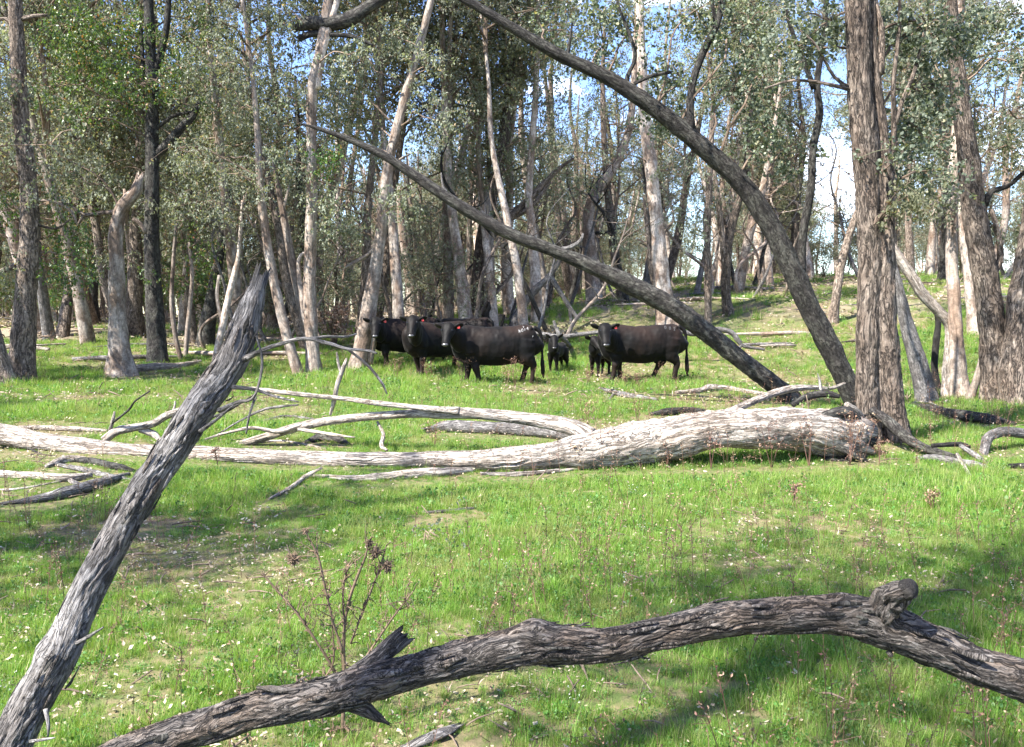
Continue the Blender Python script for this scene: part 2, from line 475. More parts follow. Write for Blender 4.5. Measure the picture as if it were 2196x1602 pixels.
M = {}
M['rough'] = bark_mat('rough_bark', [(0.074, 0.054, 0.042), (0.210, 0.166, 0.132), (0.389, 0.322, 0.261)], (0.105, 0.071, 0.050), streak=(34, 34, 6.0), crack=0.85, bump=1.0, warp=.05)
M['smooth'] = bark_mat('smooth_gum_bark', [(0.168, 0.134, 0.108), (0.294, 0.243, 0.203), (0.430, 0.371, 0.315)], (0.137, 0.084, 0.054), streak=(12, 12, 1.8), crack=0.5, bump=0.5, patch_amt=0.7, patch_scale=1.8)
M['white'] = bark_mat('pale_gum_bark', [(0.221, 0.173, 0.140), (0.420, 0.356, 0.302), (0.588, 0.515, 0.441)], (0.168, 0.104, 0.068), streak=(10, 10, 2.4), crack=0.45, bump=0.5, patch_amt=0.75)
M['dark'] = bark_mat('dark_lichened_bark', [(0.013, 0.012, 0.011), (0.034, 0.030, 0.027), (0.08, 0.073, 0.064)], (0.14, 0.14, 0.115), streak=(32, 32, 9), crack=0.75, bump=1.0, patch_amt=0.34, patch_scale=7, warp=.06)
M['dead'] = bark_mat('weathered_grey_wood', [(0.10, 0.092, 0.086), (0.215, 0.201, 0.19), (0.35, 0.33, 0.312)], (0.10, 0.085, 0.075), streak=(90, 90, 9), crack=0.75, bump=.8, patch_amt=0.6, patch_scale=4.5, vary=0.05, warp=.045)
M['arch'] = bark_mat('twisted_grey_brown_wood', [(0.05, 0.043, 0.038), (0.115, 0.10, 0.089), (0.25, 0.228, 0.208)], (0.17, 0.115, 0.075), streak=(95, 95, 13), crack=0.9, bump=1.0, patch_amt=0.4, patch_scale=6, vary=0.03, warp=.075)
M['bleached'] = bark_mat('sun_bleached_log_wood', [(0.20, 0.16, 0.125), (0.37, 0.325, 0.28), (0.53, 0.485, 0.435)], (0.22, 0.145, 0.09), streak=(42, 42, 3.0), crack=0.7, bump=0.9, patch_amt=0.28, patch_scale=3.0, vary=0.05, crackcol=(0.05, 0.035, 0.025), warp=.045)
M['charred'] = bark_mat('charred_wood', [(0.006, 0.006, 0.005), (0.016, 0.014, 0.013), (0.042, 0.038, 0.032)], (0.021, 0.020, 0.018), streak=(30, 30, 8), crack=0.6)
M['twigs'] = bark_mat('twig_bark', [(0.084, 0.059, 0.045), (0.168, 0.124, 0.090), (0.284, 0.218, 0.171)], (0.105, 0.069, 0.045), crack=0.2, bump=0.3)

M['leaf_grey'] = leaf_mat('grey_green_gum_leaf', [(0.0, (0.11, 0.125, 0.085)), (0.5, (0.185, 0.20, 0.15)), (0.9, (0.255, 0.27, 0.21)), (1.0, (0.30, 0.20, 0.12))], trans=0.36, rough=0.6, spec=0.2)
M['leaf_olive'] = leaf_mat('olive_gum_leaf', [(0.0, (0.09, 0.10, 0.055)), (0.5, (0.155, 0.165, 0.098)), (0.9, (0.22, 0.225, 0.14)), (1.0, (0.30, 0.20, 0.12))], trans=0.34, rough=0.6, spec=0.2)
M['leaf_green'] = leaf_mat('bright_green_leaf', [(0.0, (0.025, 0.06, 0.014)), (0.45, (0.065, 0.13, 0.03)), (0.85, (0.14, 0.21, 0.05)), (1.0, (0.30, 0.14, 0.05))], trans=0.38, rough=0.4)
M['leaf_blue'] = leaf_mat('round_blue_green_leaf', [(0.0, (0.06, 0.08, 0.052)), (0.45, (0.12, 0.15, 0.105)), (0.9, (0.20, 0.235, 0.17)), (1.0, (0.34, 0.31, 0.18))], trans=0.32, rough=0.5, spec=0.3)
M['leaf_dead'] = leaf_mat('dead_brown_leaf', [(0.0, (0.14, 0.075, 0.04)), (0.5, (0.30, 0.19, 0.12)), (1.0, (0.50, 0.40, 0.30))], trans=0.2, rough=0.6)

# ------------------------------------------------------------------ the ground
def build_ground():
    mb = MB()
    rs = np.concatenate([np.linspace(0.0, 12, 90), np.linspace(12.2, 60, 170), np.linspace(61, 130, 60), np.array([150, 200, 300, 500, 900])])
    na = 260
    th = np.linspace(0, 2 * math.pi, na, endpoint=False)
    Rg, TH = np.meshgrid(rs, th, indexing='ij')
    x = (Rg * np.cos(TH)).ravel(); y = (Rg * np.sin(TH)).ravel()
    z = terrain(x, y)
    V = np.stack([x, y, z], 1)
    i = np.arange(len(rs) - 1)[:, None] * na; j = np.arange(na)[None, :]; j2 = (j + 1) % na
    Q = np.stack([i + j, i + na + j, i + na + j2, i + j2], -1).reshape(-1, 4)
    mb.add(V, quads=Q)
    m = bpy.data.materials.new('paddock_soil_and_turf'); m.use_nodes = True
    nt = m.node_tree; L = nt.links.new
    b = nt.nodes['Principled BSDF']; b.inputs['Roughness'].default_value = 0.95; b.inputs['Specular IOR Level'].default_value = 0.1
    ge = N(nt, 'ShaderNodeNewGeometry')
    n1 = N(nt, 'ShaderNodeTexNoise', Scale=0.55, Detail=8.0, Roughness=0.62); L(ge.outputs['Position'], n1.inputs['Vector'])
    r1 = ramp(nt, [(0.36, (0.05, 0.09, 0.022)), (0.50, (0.085, 0.11, 0.035)), (0.60, (0.13, 0.11, 0.06)), (0.70, (0.17, 0.12, 0.08))])
    L(n1.outputs['Fac'], r1.inputs['Fac'])
    n2 = N(nt, 'ShaderNodeTexNoise', Scale=14.0, Detail=8.0, Roughness=0.7); L(ge.outputs['Position'], n2.inputs['Vector'])
    r2 = ramp(nt, [(0.42, 0.0), (0.62, 0.75)]); L(n2.outputs['Fac'], r2.inputs['Fac'])
    mx = N(nt, 'ShaderNodeMixRGB'); mx.inputs['Color2'].default_value = (0.20, 0.15, 0.09, 1)
    L(r2.outputs[0], mx.inputs['Fac']); L(r1.outputs[0], mx.inputs['Color1'])
    # leaf litter takes over under the far trees
    ln = N(nt, 'ShaderNodeVectorMath', operation='LENGTH'); L(ge.outputs['Position'], ln.inputs[0])
    mr = N(nt, 'ShaderNodeMapRange'); mr.inputs['From Min'].default_value = 24; mr.inputs['From Max'].default_value = 34
    L(ln.outputs['Value'], mr.inputs['Value'])
    n3 = N(nt, 'ShaderNodeTexNoise', Scale=0.35, Detail=5.0); L(ge.outputs['Position'], n3.inputs['Vector'])
    ml = N(nt, 'ShaderNodeMath', operation='MULTIPLY'); L(mr.outputs[0], ml.inputs[0])
    sx = N(nt, 'ShaderNodeSeparateXYZ'); L(ge.outputs['Position'], sx.inputs[0])
    ml2 = N(nt, 'ShaderNodeMapRange'); ml2.inputs['From Min'].default_value = 5; ml2.inputs['From Max'].default_value = -5; ml2.inputs['To Max'].default_value = 0.2
    L(sx.outputs['X'], ml2.inputs['Value'])
    ad = N(nt, 'ShaderNodeMath', operation='ADD'); L(n3.outputs['Fac'], ad.inputs[0]); L(ml2.outputs[0], ad.inputs[1])
    r3 = ramp(nt, [(0.43, 0.0), (0.58, 0.9)]); L(ad.outputs[0], r3.inputs['Fac']); L(r3.outputs[0], ml.inputs[1])
    mx2 = N(nt, 'ShaderNodeMixRGB'); mx2.inputs['Color2'].default_value = (0.24, 0.19, 0.14, 1)
    L(ml.outputs[0], mx2.inputs['Fac']); L(mx.outputs[0], mx2.inputs['Color1'])
    L(mx2.outputs[0], b.inputs['Base Color'])
    bp = N(nt, 'ShaderNodeBump', Strength=0.8, Distance=0.03); L(n2.outputs['Fac'], bp.inputs['Height']); L(bp.outputs[0], b.inputs['Normal'])
    o = link('ground', mb.mesh('ground', [m]))
    o['kind'] = 'structure'
build_ground()

# ------------------------------------------------------------------ traced trees
def world_pts(pts, depth, lean=0.0):
    """(px, py, half width px[, depth offset]) -> 3D centre line and radii at the tree's own distance"""
    C = []; R = []
    for p in pts:
        d = depth + (p[3] if len(p) > 3 else 0.0)
        C.append(P(p[0], p[1], d)); R.append(p[2] * d / F)
    return np.array(C), np.array(R)

def gum(name, label, cat, bark, pts, depth=None, limbs=(), foliage=(), top=None, seed=1, ridge=0.0, seg=18, step=0.09,
        jag=0.0, flare=0.25, lump=0.05, group=None, stems=(), trunk_label=None, leafk='leaf_grey', sink=0.12, k=1.0):
    pts = [(p[0], p[1], p[2] * k) for p in pts]
    base = gp(pts[0][0], pts[0][1])
    if depth is None: depth = base[1]
    C, R = world_pts(pts, depth)
    g = tz(C[0][0], C[0][1])
    org = np.array([C[0][0], C[0][1], g])
    C0 = C[0].copy(); C0[2] = g - sink; C = np.vstack([C0, C[0] if C[0][2] > g + 0.05 else C[0] + (C[1] - C[0]) * 0.12, C[1:]])
    R = np.concatenate([[R[0]], [R[0] * 0.97], R[1:]])
    t = thing(name, label, cat, org, group)
    rnd = np.random.default_rng(seed * 13 + 5)
    mb = MB()
    tube(mb, C, R, seg=seg, step=step, ridge=ridge, ridge_n=16, lump=lump, seed=seed, jag1=jag, flare=flare)
    o = link('trunk', mb.mesh('trunk', [M[bark]], origin=org), t)
    for k, st in enumerate(stems):
        c, r = world_pts(st, depth); mb = MB()
        tube(mb, c, r, seg=seg, step=step, ridge=ridge, ridge_n=14, lump=lump, seed=seed + 20 + k, flare=flare * .5)
        link('stem', mb.mesh('stem', [M[bark]], origin=org), t)
    for k, lb in enumerate(limbs):
        lbk = bark
        if isinstance(lb[0], str): lbk, lb = lb[0], lb[1:]
        c, r = world_pts(lb, depth); mb = MB()
        tube(mb, c, r, seg=10, step=0.1, lump=0.08, seed=seed + 40 + k, wob=0.3, ridge=ridge * .6)
        link('branch', mb.mesh('branch', [M[lbk]], origin=org), t)
    if foliage:
        mb = MB(); mats = []
        for f in foliage:
            px, py, rx, ry, n = f[:5]; kind = f[5] if len(f) > 5 else leafk
            dd = depth + (f[6] if len(f) > 6 else rnd.uniform(-.8, .8))
            if kind not in mats: mats.append(kind)
            mi = mats.index(kind)
            s = dd / F
            c0 = P(px, py, dd)
            rnd_leaf = kind == 'leaf_blue'
            # twig fan rises from the nearest point of the trunk
            j = int(np.argmin(np.linalg.norm(C - c0, axis=1)))
            ts = np.linspace(0, 1, 12)
            cand = np.vstack([C[k] + (C[k + 1] - C[k]) * u for k in range(len(C) - 1) for u in (0, .33, .66)])
            dist = np.linalg.norm(cand - (c0 - np.array([0, 0, 0.3 * np.linalg.norm(cand - c0, axis=1).min()])), axis=1)
            root = cand[int(np.argmin(dist))]
            hub = c0 + rnd.normal(size=3) * 0.1
            if np.linalg.norm(hub - root) < 6:
                twig(mb, root, hub, 0.024 * (depth / 20) ** .5, 0.012, rnd, mat=8, seg=5, n=5)
            for q in range(int(n * 1.5)):
                v = rnd.normal(size=3); v = v / np.linalg.norm(v) * rnd.uniform(0.1, 1.15) ** 0.5
                c = c0 + v * np.array([rx * s, min(rx * s, 1.6), ry * s])
                twig(mb, hub + (c - hub) * rnd.uniform(0, .3), c, 0.009, 0.004, rnd, mat=8, seg=3, n=3)
                sz = 0.072 if not rnd_leaf else 0.05
                sz *= max(0.8, (dd / 20) ** 0.4)
                cluster(mb, c, rnd, n=int(62 + rnd.uniform(0, 40)), sig=0.20 * (dd / 20) ** .5, size=sz, wide=0.46 if rnd_leaf else 0.27,
                        round_leaf=rnd_leaf, mat=mi, droop=0.5 if rnd_leaf else 0.85, twigs=1)
        # twig material goes in the slot after the leaf kinds
        for k in range(len(mb.QM)): mb.QM[k][mb.QM[k] == 8] = len(mats)
        for k in range(len(mb.TM)): mb.TM[k][mb.TM[k] == 8] = len(mats)
        fo = link('foliage', mb.mesh('foliage', [M[k] for k in mats] + [M['twigs']], smooth_shade=False, origin=org), t)
        fo['kind'] = 'stuff'
    if top:
        variant, s = top
        me = CROWNS[variant]
        o = link('crown', me, t, loc=tuple(C[-1] - org - np.array([0, 0, 0.3])))
        o.scale = (s, s, s); o.rotation_euler = (0, 0, rnd.uniform(0, 6.28)); o['kind'] = 'stuff'
    return t

# crowns shared by the trees: limbs, twigs and leaf sprays round an upright axis starting at z = 0
def make_crown(seed, height=5.0, spread=2.4, n=34, leaf='leaf_grey', low=0.0, per=70, size=0.078, dead=False):
    rnd = np.random.default_rng(seed)
    mb = MB()
    ax = np.array([[0, 0, 0], [rnd.uniform(-.3, .3), rnd.uniform(-.3, .3), height * .45], [rnd.uniform(-.6, .6), rnd.uniform(-.6, .6), height * .95]])
    tube(mb, ax, [0.07, 0.05, 0.015], seg=6, step=0.4, lump=0.05, mat=1, seed=seed)
    nl = max(5, int(n * 1.5) // 5)
    k = 0
    for i in range(nl):
        u = (i + rnd.uniform(0, 1)) / nl
        z0 = height * (low + (0.85 - low) * u)
        ang = i * 2.4 + rnd.uniform(-.5, .5)
        base = np.array([np.interp(z0, ax[:, 2], ax[:, 0]), np.interp(z0, ax[:, 2], ax[:, 1]), z0])
        Lr = spread * (1 - 0.55 * u) * rnd.uniform(0.6, 1.15)
        end = base + np.array([math.cos(ang) * Lr, math.sin(ang) * Lr, Lr * rnd.uniform(0.15, 0.85)])
        mid = (base + end) / 2 + rnd.normal(size=3) * 0.2 * Lr * .5
        tube(mb, [base, mid, end], [0.038, 0.024, 0.010], seg=5, step=0.35, lump=0.1, mat=1, seed=seed + i)
        for q in range(5):
            t = rnd.uniform(0.35, 1.05)
            p = base + (end - base) * t + (mid - (base + end) / 2) * (1 - abs(2 * t - 1))
            c = p + rnd.normal(size=3) * np.array([.42, .42, .34]) * (0.6 + 0.22 * spread)
            twig(mb, p, c, 0.015, 0.006, rnd, seg=3, n=3)
            if dead:
                for w in range(3): twig(mb, c, c + rnd.normal(size=3) * .5, 0.004, 0.002, rnd, seg=3, n=3)
                continue
            cluster(mb, c, rnd, n=int(per * rnd.uniform(1.2, 2.3)), sig=0.27, size=size, wide=0.30, twigs=1)
            k += 1
    return mb.mesh('crown', [M[leaf], M['twigs']], smooth_shade=False)

CROWNS = {}
for i, (h, s, n, lf, lo, per) in enumerate([
        (6.0, 2.6, 50, 'leaf_grey', 0.0, 80), (5.0, 2.2, 42, 'leaf_grey', 0.05, 80), (7.0, 2.4, 54, 'leaf_olive', 0.0, 75), (4.2, 2.6, 44, 'leaf_grey', 0.0, 80),
        (5.5, 1.7, 40, 'leaf_olive', 0.0, 70), (3.2, 1.5, 34, 'leaf_green', 0.0, 80), (6.5, 3.1, 58, 'leaf_grey', 0.1, 80), (3.6, 1.9, 38, 'leaf_blue', 0.0, 70)]):
    CROWNS[i] = make_crown(100 + i, h, s, n, lf, lo, per)
CROWNS['dead'] = make_crown(130, 4.5, 1.8, 30, 'leaf_grey', 0.0, 0, dead=True)

exec_trees = []
def G(*a, **k): return gum(*a, **k)

# the large gum on the right: two fused stems
G('gum_tree', 'large rough gum with two fused stems, growing behind the root end of the bleached log', 'tree', 'rough',
  [(1922, 948, 30), (1914, 880, 27), (1904, 780, 26), (1898, 680, 25), (1895, 580, 24), (1897, 480, 21), (1899, 400, 17), (1893, 300, 13), (1882, 200, 11), (1872, 80, 9), (1868, -60, 8)],
  stems=[[(1862, 945, 29), (1860, 860, 24), (1860, 750, 24), (1864, 650, 25), (1867, 550, 26), (1864, 450, 26), (1857, 350, 26), (1849, 250, 26), (1843, 150, 26), (1840, 0, 26), (1834, -200, 24), (1825, -500, 22), (1818, -800, 18)],
         [(1893, 915, 12), (1888, 800, 16), (1882, 690, 19), (1882, 590, 21), (1884, 500, 20), (1881, 430, 18), (1876, 350, 15), (1868, 260, 12)]],
  limbs=[[(1912, 400, 7), (1918, 270, 6), (1916, 180, 5), (1928, 60, 4), (1930, -60, 3)], [(1920, 265, 6), (1935, 215, 5), (1962, 150, 4), (1985, 60, 3)],
         [(1885, 160, 10), (1890, 70, 7), (1878, 10, 6), (1870, -40, 5)], [(1826, 190, 5), (1790, 165, 3.5), (1752, 100, 3), (1710, 60, 2)], [(1828, 195, 5), (1770, 180, 3.5), (1700, 172, 3), (1640, 190, 2)]],
  foliage=[(1965, 60, 70, 55, 10, 'leaf_blue', .2), (1985, 180, 60, 60, 9, 'leaf_blue', .3), (1955, 300, 50, 60, 8, 'leaf_blue', .5), (1990, 380, 40, 40, 5, 'leaf_blue', .3), (1925, 420, 30, 40, 4, 'leaf_olive', -.3),
           (1760, 40, 60, 50, 8, 'leaf_blue', .3), (1700, 100, 50, 40, 5, 'leaf_blue', .2), (2050, 70, 50, 50, 6, 'leaf_blue', .6), (1905, 340, 25, 35, 2, 'leaf_blue', -.35)],
  top=(6, 1.0), seed=3, ridge=0.085, seg=64, step=0.035, lump=0.06, flare=0.22)

# two long trunks leaning from right to left
G('leaning_tree', 'long dark trunk arching up left across the sky, rooted beside the two-stemmed gum', 'tree', 'dark',
  [(1850, 900, 33), (1822, 835, 33), (1780, 745, 34), (1735, 660, 33), (1700, 580, 33), (1655, 490, 31), (1600, 405, 30), (1540, 345, 29), (1455, 272, 27), (1380, 215, 25), (1300, 165, 21), (1200, 118, 19), (1100, 60, 16), (1020, 12, 14), (930, -40, 12), (800, -110, 9)],
  depth=12.6,
  limbs=[[(1478, 285, 14), (1478, 240, 9), (1488, 170, 8), (1515, 100, 8), (1540, 45, 7), (1552, -20, 6)], [(1540, 60, 5), (1530, 20, 4), (1525, -40, 4)],
         [(1345, 200, 6), (1345, 165, 5), (1362, 120, 4), (1345, 60, 4), (1325, 10, 3), (1320, -40, 3)], [(1718, 590, 11), (1722, 500, 9), (1738, 400, 9), (1742, 320, 8), (1756, 240, 8), (1752, 180, 7), (1768, 60, 6), (1775, -60, 5)],
         [(1215, 130, 4), (1222, 90, 3), (1228, 40, 2)], [(1360, 180, 4), (1400, 162, 4), (1440, 155, 3)], [(1745, 190, 6), (1720, 120, 5), (1690, 40, 4), (1680, -60, 3)]],
  foliage=[(1490, 40, 70, 45, 9, 'leaf_blue', .2), (1590, 60, 60, 60, 9, 'leaf_blue', .1), (1640, 160, 60, 60, 8, 'leaf_blue', 0), (1440, 150, 45, 50, 6, 'leaf_blue', .3), (1420, 240, 40, 25, 4, 'leaf_blue', .4),
           (1290, 60, 60, 40, 6, 'leaf_blue', .2), (1650, 290, 60, 50, 8, 'leaf_blue', .2), (1200, 60, 50, 35, 4, 'leaf_blue', .3), (1570, 190, 50, 60, 6, 'leaf_blue', .3), (1350, 30, 60, 30, 4, 'leaf_blue', .4), (1700, 330, 45, 35, 5, 'leaf_blue', .3), (1280, 130, 30, 30, 3, 'leaf_blue', .3)],
  k=0.68, seed=5, ridge=0.06, seg=44, step=0.05, lump=0.05, flare=0.2)
G('leaning_tree', 'dead leafless trunk leaning left above the cattle, ending in a pointed grey tip', 'dead tree', 'dark',
  [(1705, 862, 30), (1655, 822, 30), (1600, 780, 29), (1540, 732, 30), (1450, 665, 33), (1350, 610, 31), (1270, 572, 25), (1180, 535, 20), (1100, 505, 20), (1030, 468, 20), (950, 418, 18), (880, 370, 16), (820, 332, 14), (750, 300, 10), (690, 278, 7), (642, 264, 2)],
  depth=15.2, limbs=[['dead', (1187, 540, 6), (1225, 530, 5), (1245, 515, 4), (1250, 500, 2)], ['dead', (965, 425, 5), (950, 400, 3), (946, 370, 1)]], k=0.66, seed=7, ridge=0.06, seg=40, step=0.05, flare=0.1)

# trees of the middle distance, from left to right
G('gum_tree', 'tall straight brown-barked gum standing farthest left in full height', 'tree', 'rough',
  [(45, 820, 36), (50, 730, 30), (57, 600, 27), (64, 470, 24), (58, 370, 22), (45, 250, 20), (38, 120, 19), (33, 0, 17), (26, -200, 15), (22, -420, 12)],
  limbs=[[(60, 560, 8), (20, 575, 6), (-30, 600, 4)], [(35, 60, 5), (10, 40, 4), (-20, 50, 3)], [(45, 40, 6), (75, 35, 5), (100, 32, 3)], [(70, 430, 4), (110, 432, 3), (150, 450, 3), (165, 480, 2)], [(70, 480, 3), (120, 490, 2.5), (150, 470, 2)]],
  foliage=[(130, 470, 70, 60, 9, 'leaf_green'), (165, 560, 55, 55, 8, 'leaf_green'), (20, 450, 40, 60, 5, 'leaf_green'), (90, 560, 30, 40, 2, 'leaf_green', 1.2), (20, 560, 30, 50, 3, 'leaf_grey')],
  top=(0, 1.0), k=0.8, seed=9, ridge=0.05, seg=32, step=0.05)
G('leaning_tree', 'short brown trunk leaning left out of the picture beside the leftmost tall gum', 'tree', 'rough',
  [(20, 828, 20), (0, 770, 17), (-25, 680, 15), (-60, 560, 13), (-90, 420, 10)], top=(1, 1.0), seed=10, ridge=.05, seg=24)
G('gum_tree', 'white-barked gum with a crooked broken top, left of the dark straight trunk', 'tree', 'white',
  [(258, 806, 27), (254, 740, 21), (251, 660, 17), (250, 560, 15), (249, 500, 15), (258, 455, 14), (275, 430, 13), (292, 408, 12), (300, 380, 8)],
  limbs=[['rough', (262, 455, 6), (225, 456, 5), (180, 460, 4), (150, 440, 3), (118, 432, 2)], [(268, 440, 5), (268, 415, 4), (266, 405, 2)], ['rough', (180, 460, 3), (160, 500, 2), (150, 540, 1.5)], ['rough', (285, 470, 5), (300, 480, 5), (312, 500, 4)]],
  foliage=[(110, 330, 60, 60, 8, 'leaf_grey'), (180, 380, 60, 50, 7, 'leaf_grey')],
  jag=0.12, seed=12, lump=0.08, seg=28, step=0.06, flare=0.35)
G('gum_tree', 'straight dark-barked tree with a thick forked limb, covered in bright green leaves high up', 'tree', 'dark',
  [(338, 780, 24), (334, 700, 21), (328, 600, 18), (325, 500, 17), (326, 400, 16), (326, 300, 15), (326, 200, 14), (322, 100, 12), (318, 0, 11), (312, -150, 9), (308, -350, 7)],
  limbs=[[(330, 335, 10), (360, 310, 10), (390, 275, 9), (412, 250, 8), (430, 215, 4)], [(325, 300, 5), (312, 200, 5), (306, 120, 4), (300, 40, 3)], [(330, 280, 4), (370, 250, 4), (410, 240, 3)], [(335, 150, 8), (355, 60, 7), (362, -20, 6)]],
  foliage=[(140, 50, 60, 50, 12, 'leaf_green'), (220, 110, 75, 50, 16, 'leaf_green'), (300, 175, 70, 35, 12, 'leaf_green'), (170, 150, 60, 45, 10, 'leaf_green'), (240, 40, 70, 40, 8, 'leaf_green'), (130, 190, 35, 35, 5, 'leaf_green'),
           (270, 220, 40, 30, 5, 'leaf_green'), (180, 245, 25, 25, 3, 'leaf_green'), (420, 60, 50, 50, 6, 'leaf_green'), (330, 60, 50, 40, 6, 'leaf_green'), (400, 140, 40, 30, 4, 'leaf_green'), (420, 225, 22, 25, 3, 'leaf_green'), (320, 585, 12, 14, 1, 'leaf_green', -.3), (300, 430, 40, 25, 3, 'leaf_grey', -.2)],
  top=(2, 1.0), k=0.92, seed=14, ridge=0.04, seg=32, step=0.06)
G('gum_tree', 'stout grey-brown gum standing between the white trunk and the dark straight trunk, farther back', 'tree', 'rough',
  [(290, 722, 20), (288, 650, 17), (290, 580, 16), (292, 500, 14), (300, 430, 12), (302, 350, 10), (300, 250, 9), (298, 100, 7)], foliage=[(290, 300, 70, 70, 6), (250, 380, 60, 60, 5)], seed=16, top=(3, 1.2), ridge=.04)
G('gum_tree', 'slender pale gum leaning left, directly right of the grey dead foreground pole', 'tree', 'smooth',
  [(642, 806, 15), (622, 745, 14), (600, 660, 13), (583, 580, 12), (567, 480, 11), (557, 380, 9), (552, 280, 8), (540, 150, 6), (520, 0, 5)],
  foliage=[(480, 130, 60, 60, 8), (520, 230, 60, 50, 8), (450, 330, 60, 50, 8), (520, 380, 50, 50, 7), (440, 440, 60, 50, 7), (560, 130, 40, 50, 4), (480, 40, 60, 40, 6), (400, 320, 40, 40, 4)],
  k=0.8, seed=18, top=(1, .9), lump=.07)
G('dead_tree', 'thin bleached leaning stem with a broken pointed tip, crossing behind the pale leaning gum', 'dead tree', 'smooth',
  [(683, 800, 12), (660, 710, 11), (635, 600, 10), (615, 500, 8), (600, 420, 6), (588, 360, 3), (583, 342, 1)], limbs=[[(607, 452, 4), (615, 420, 3), (620, 400, 1.5)]], seed=20)
G('gum_tree', 'tall smooth grey gum with a second pale stem, third left of the cattle', 'tree', 'smooth',
  [(673, 802, 24), (668, 720, 20), (664, 620, 19), (666, 520, 17), (669, 400, 16), (668, 290, 15), (670, 190, 15), (686, 110, 14), (700, 30, 14), (712, -60, 12), (730, -300, 9)],
  limbs=[['white', (678, 190, 8), (688, 130, 8), (706, 60, 8), (722, 5, 7), (735, -60, 6)], [(660, 700, 8), (648, 650, 6), (640, 560, 5), (655, 540, 3)],
         ['dark', (900, -75, 8), (840, -18, 11), (790, 16, 13), (745, 42, 16), (700, 50, 15), (660, 52, 15), (628, 64, 6)], ['dark', (640, 82, 6), (668, 72, 7), (700, 74, 5), (745, 76, 5), (775, 85, 4), (800, 98, 3)]],
  foliage=[(620, 330, 40, 50, 7), (700, 440, 40, 40, 6), (700, 340, 40, 40, 5, 'leaf_green'), (610, 200, 40, 50, 5), (740, 120, 30, 60, 5), (600, 20, 50, 40, 5)], k=0.72, seed=22, top=(6, .9), seg=28, step=.06, lump=.07)
G('gum_tree', 'smooth pale gum leaning right from its flared foot, directly left of the cattle', 'tree', 'smooth',
  [(768, 796, 33), (780, 730, 27), (793, 650, 24), (806, 570, 20), (818, 490, 18), (826, 400, 17), (845, 300, 15), (866, 220, 14), (890, 130, 12), (915, 40, 11), (935, -60, 10), (965, -300, 8)],
  limbs=[[(790, 780, 9), (800, 730, 8), (806, 690, 5)], [(812, 520, 5), (790, 545, 4), (765, 560, 4), (740, 575, 3)], [(826, 400, 4), (850, 350, 3), (880, 330, 2)]],
  foliage=[(760, 140, 60, 60, 10), (830, 60, 60, 50, 9), (770, 260, 50, 50, 8, 'leaf_olive'), (720, 200, 40, 50, 6), (930, 250, 50, 60, 8), (730, 480, 45, 50, 8), (860, 440, 40, 50, 6), (900, 140, 50, 50, 7), (800, 330, 40, 40, 5)],
  k=0.68, seed=24, top=(0, .9), seg=32, step=.06, lump=.08, flare=.35)
G('gum_tree', 'slim dark curving gum behind the heads of the left three cows', 'tree', 'rough',
  [(905, 668, 18), (918, 620, 16), (936, 560, 13), (952, 500, 12), (960, 440, 11), (960, 360, 10), (966, 250, 8), (975, 100, 7)], foliage=[(900, 480, 50, 60, 8, 'leaf_green'), (980, 300, 50, 60, 6)], seed=28, top=(4, 1), ridge=.03)
G('dead_tree', 'thin silvery dead pole standing behind the second cow from the left', 'dead tree', 'smooth',
  [(884, 676, 13), (880, 610, 11), (866, 520, 9), (857, 440, 7), (855, 400, 4)], limbs=[['dead', (880, 640, 6), (905, 600, 5), (935, 625, 5)], ['dark', (870, 560, 5), (900, 590, 4), (925, 610, 3)]], seed=30)
G('gum_tree', 'tall cream-barked gum with peeling brown base behind the front cow', 'tree', 'white',
  [(1002, 712, 19), (994, 640, 17), (984, 560, 14), (973, 480, 12), (964, 400, 10), (957, 300, 9), (952, 180, 8), (948, 60, 7), (945, -100, 6)],
  foliage=[(1010, 120, 50, 60, 7), (930, 60, 50, 50, 6), (1040, 250, 50, 60, 7), (1000, 370, 40, 40, 4)], k=0.85, seed=32, top=(1, 1), lump=.07)
G('gum_tree', 'rough grey gum forking at mid height behind the charred stump', 'tree', 'rough',
  [(1030, 700, 20), (1028, 620, 18), (1034, 530, 16), (1052, 430, 14), (1075, 330, 12), (1090, 220, 10), (1100, 100, 9), (1104, -30, 8)],
  limbs=[[(1060, 500, 9), (1110, 450, 8), (1150, 410, 7), (1190, 370, 5), (1230, 340, 3)], [(1045, 480, 7), (1090, 470, 6), (1140, 440, 5), (1180, 390, 4)]],
  foliage=[(1130, 150, 60, 60, 8), (1150, 300, 50, 50, 7), (1060, 60, 50, 50, 6), (1200, 220, 60, 50, 7)], seed=34, top=(2, .9), ridge=.04)
G('dead_tree', 'pale bare pole broken off at half height, between the two gums behind the front cow', 'dead tree', 'bleached',
  [(1050, 700, 13), (1050, 620, 12), (1048, 520, 11), (1047, 450, 9), (1046, 408, 6)], jag=.15, seed=36)
G('gum_tree', 'pale slim gum at the left edge of the sunlit clearing, right of the front cow', 'tree', 'white',
  [(1152, 692, 13), (1150, 630, 12), (1146, 560, 11), (1140, 480, 9), (1134, 420, 8), (1140, 320, 7), (1150, 180, 6), (1155, 0, 5)], foliage=[(1100, 380, 50, 50, 5), (1190, 440, 50, 40, 5)], seed=38, top=(3, 1))
G('dead_tree', 'dead forked stem leaning right across the pale slim gum behind the calf', 'dead tree', 'dead',
  [(1100, 702, 11), (1118, 660, 9), (1145, 625, 8), (1178, 592, 6), (1196, 565, 5), (1210, 540, 3)], limbs=[[(1180, 592, 6), (1210, 640, 5), (1235, 680, 5), (1262, 706, 4)], [(1222, 660, 4), (1225, 690, 4), (1228, 716, 3)]], seed=40, flare=0)
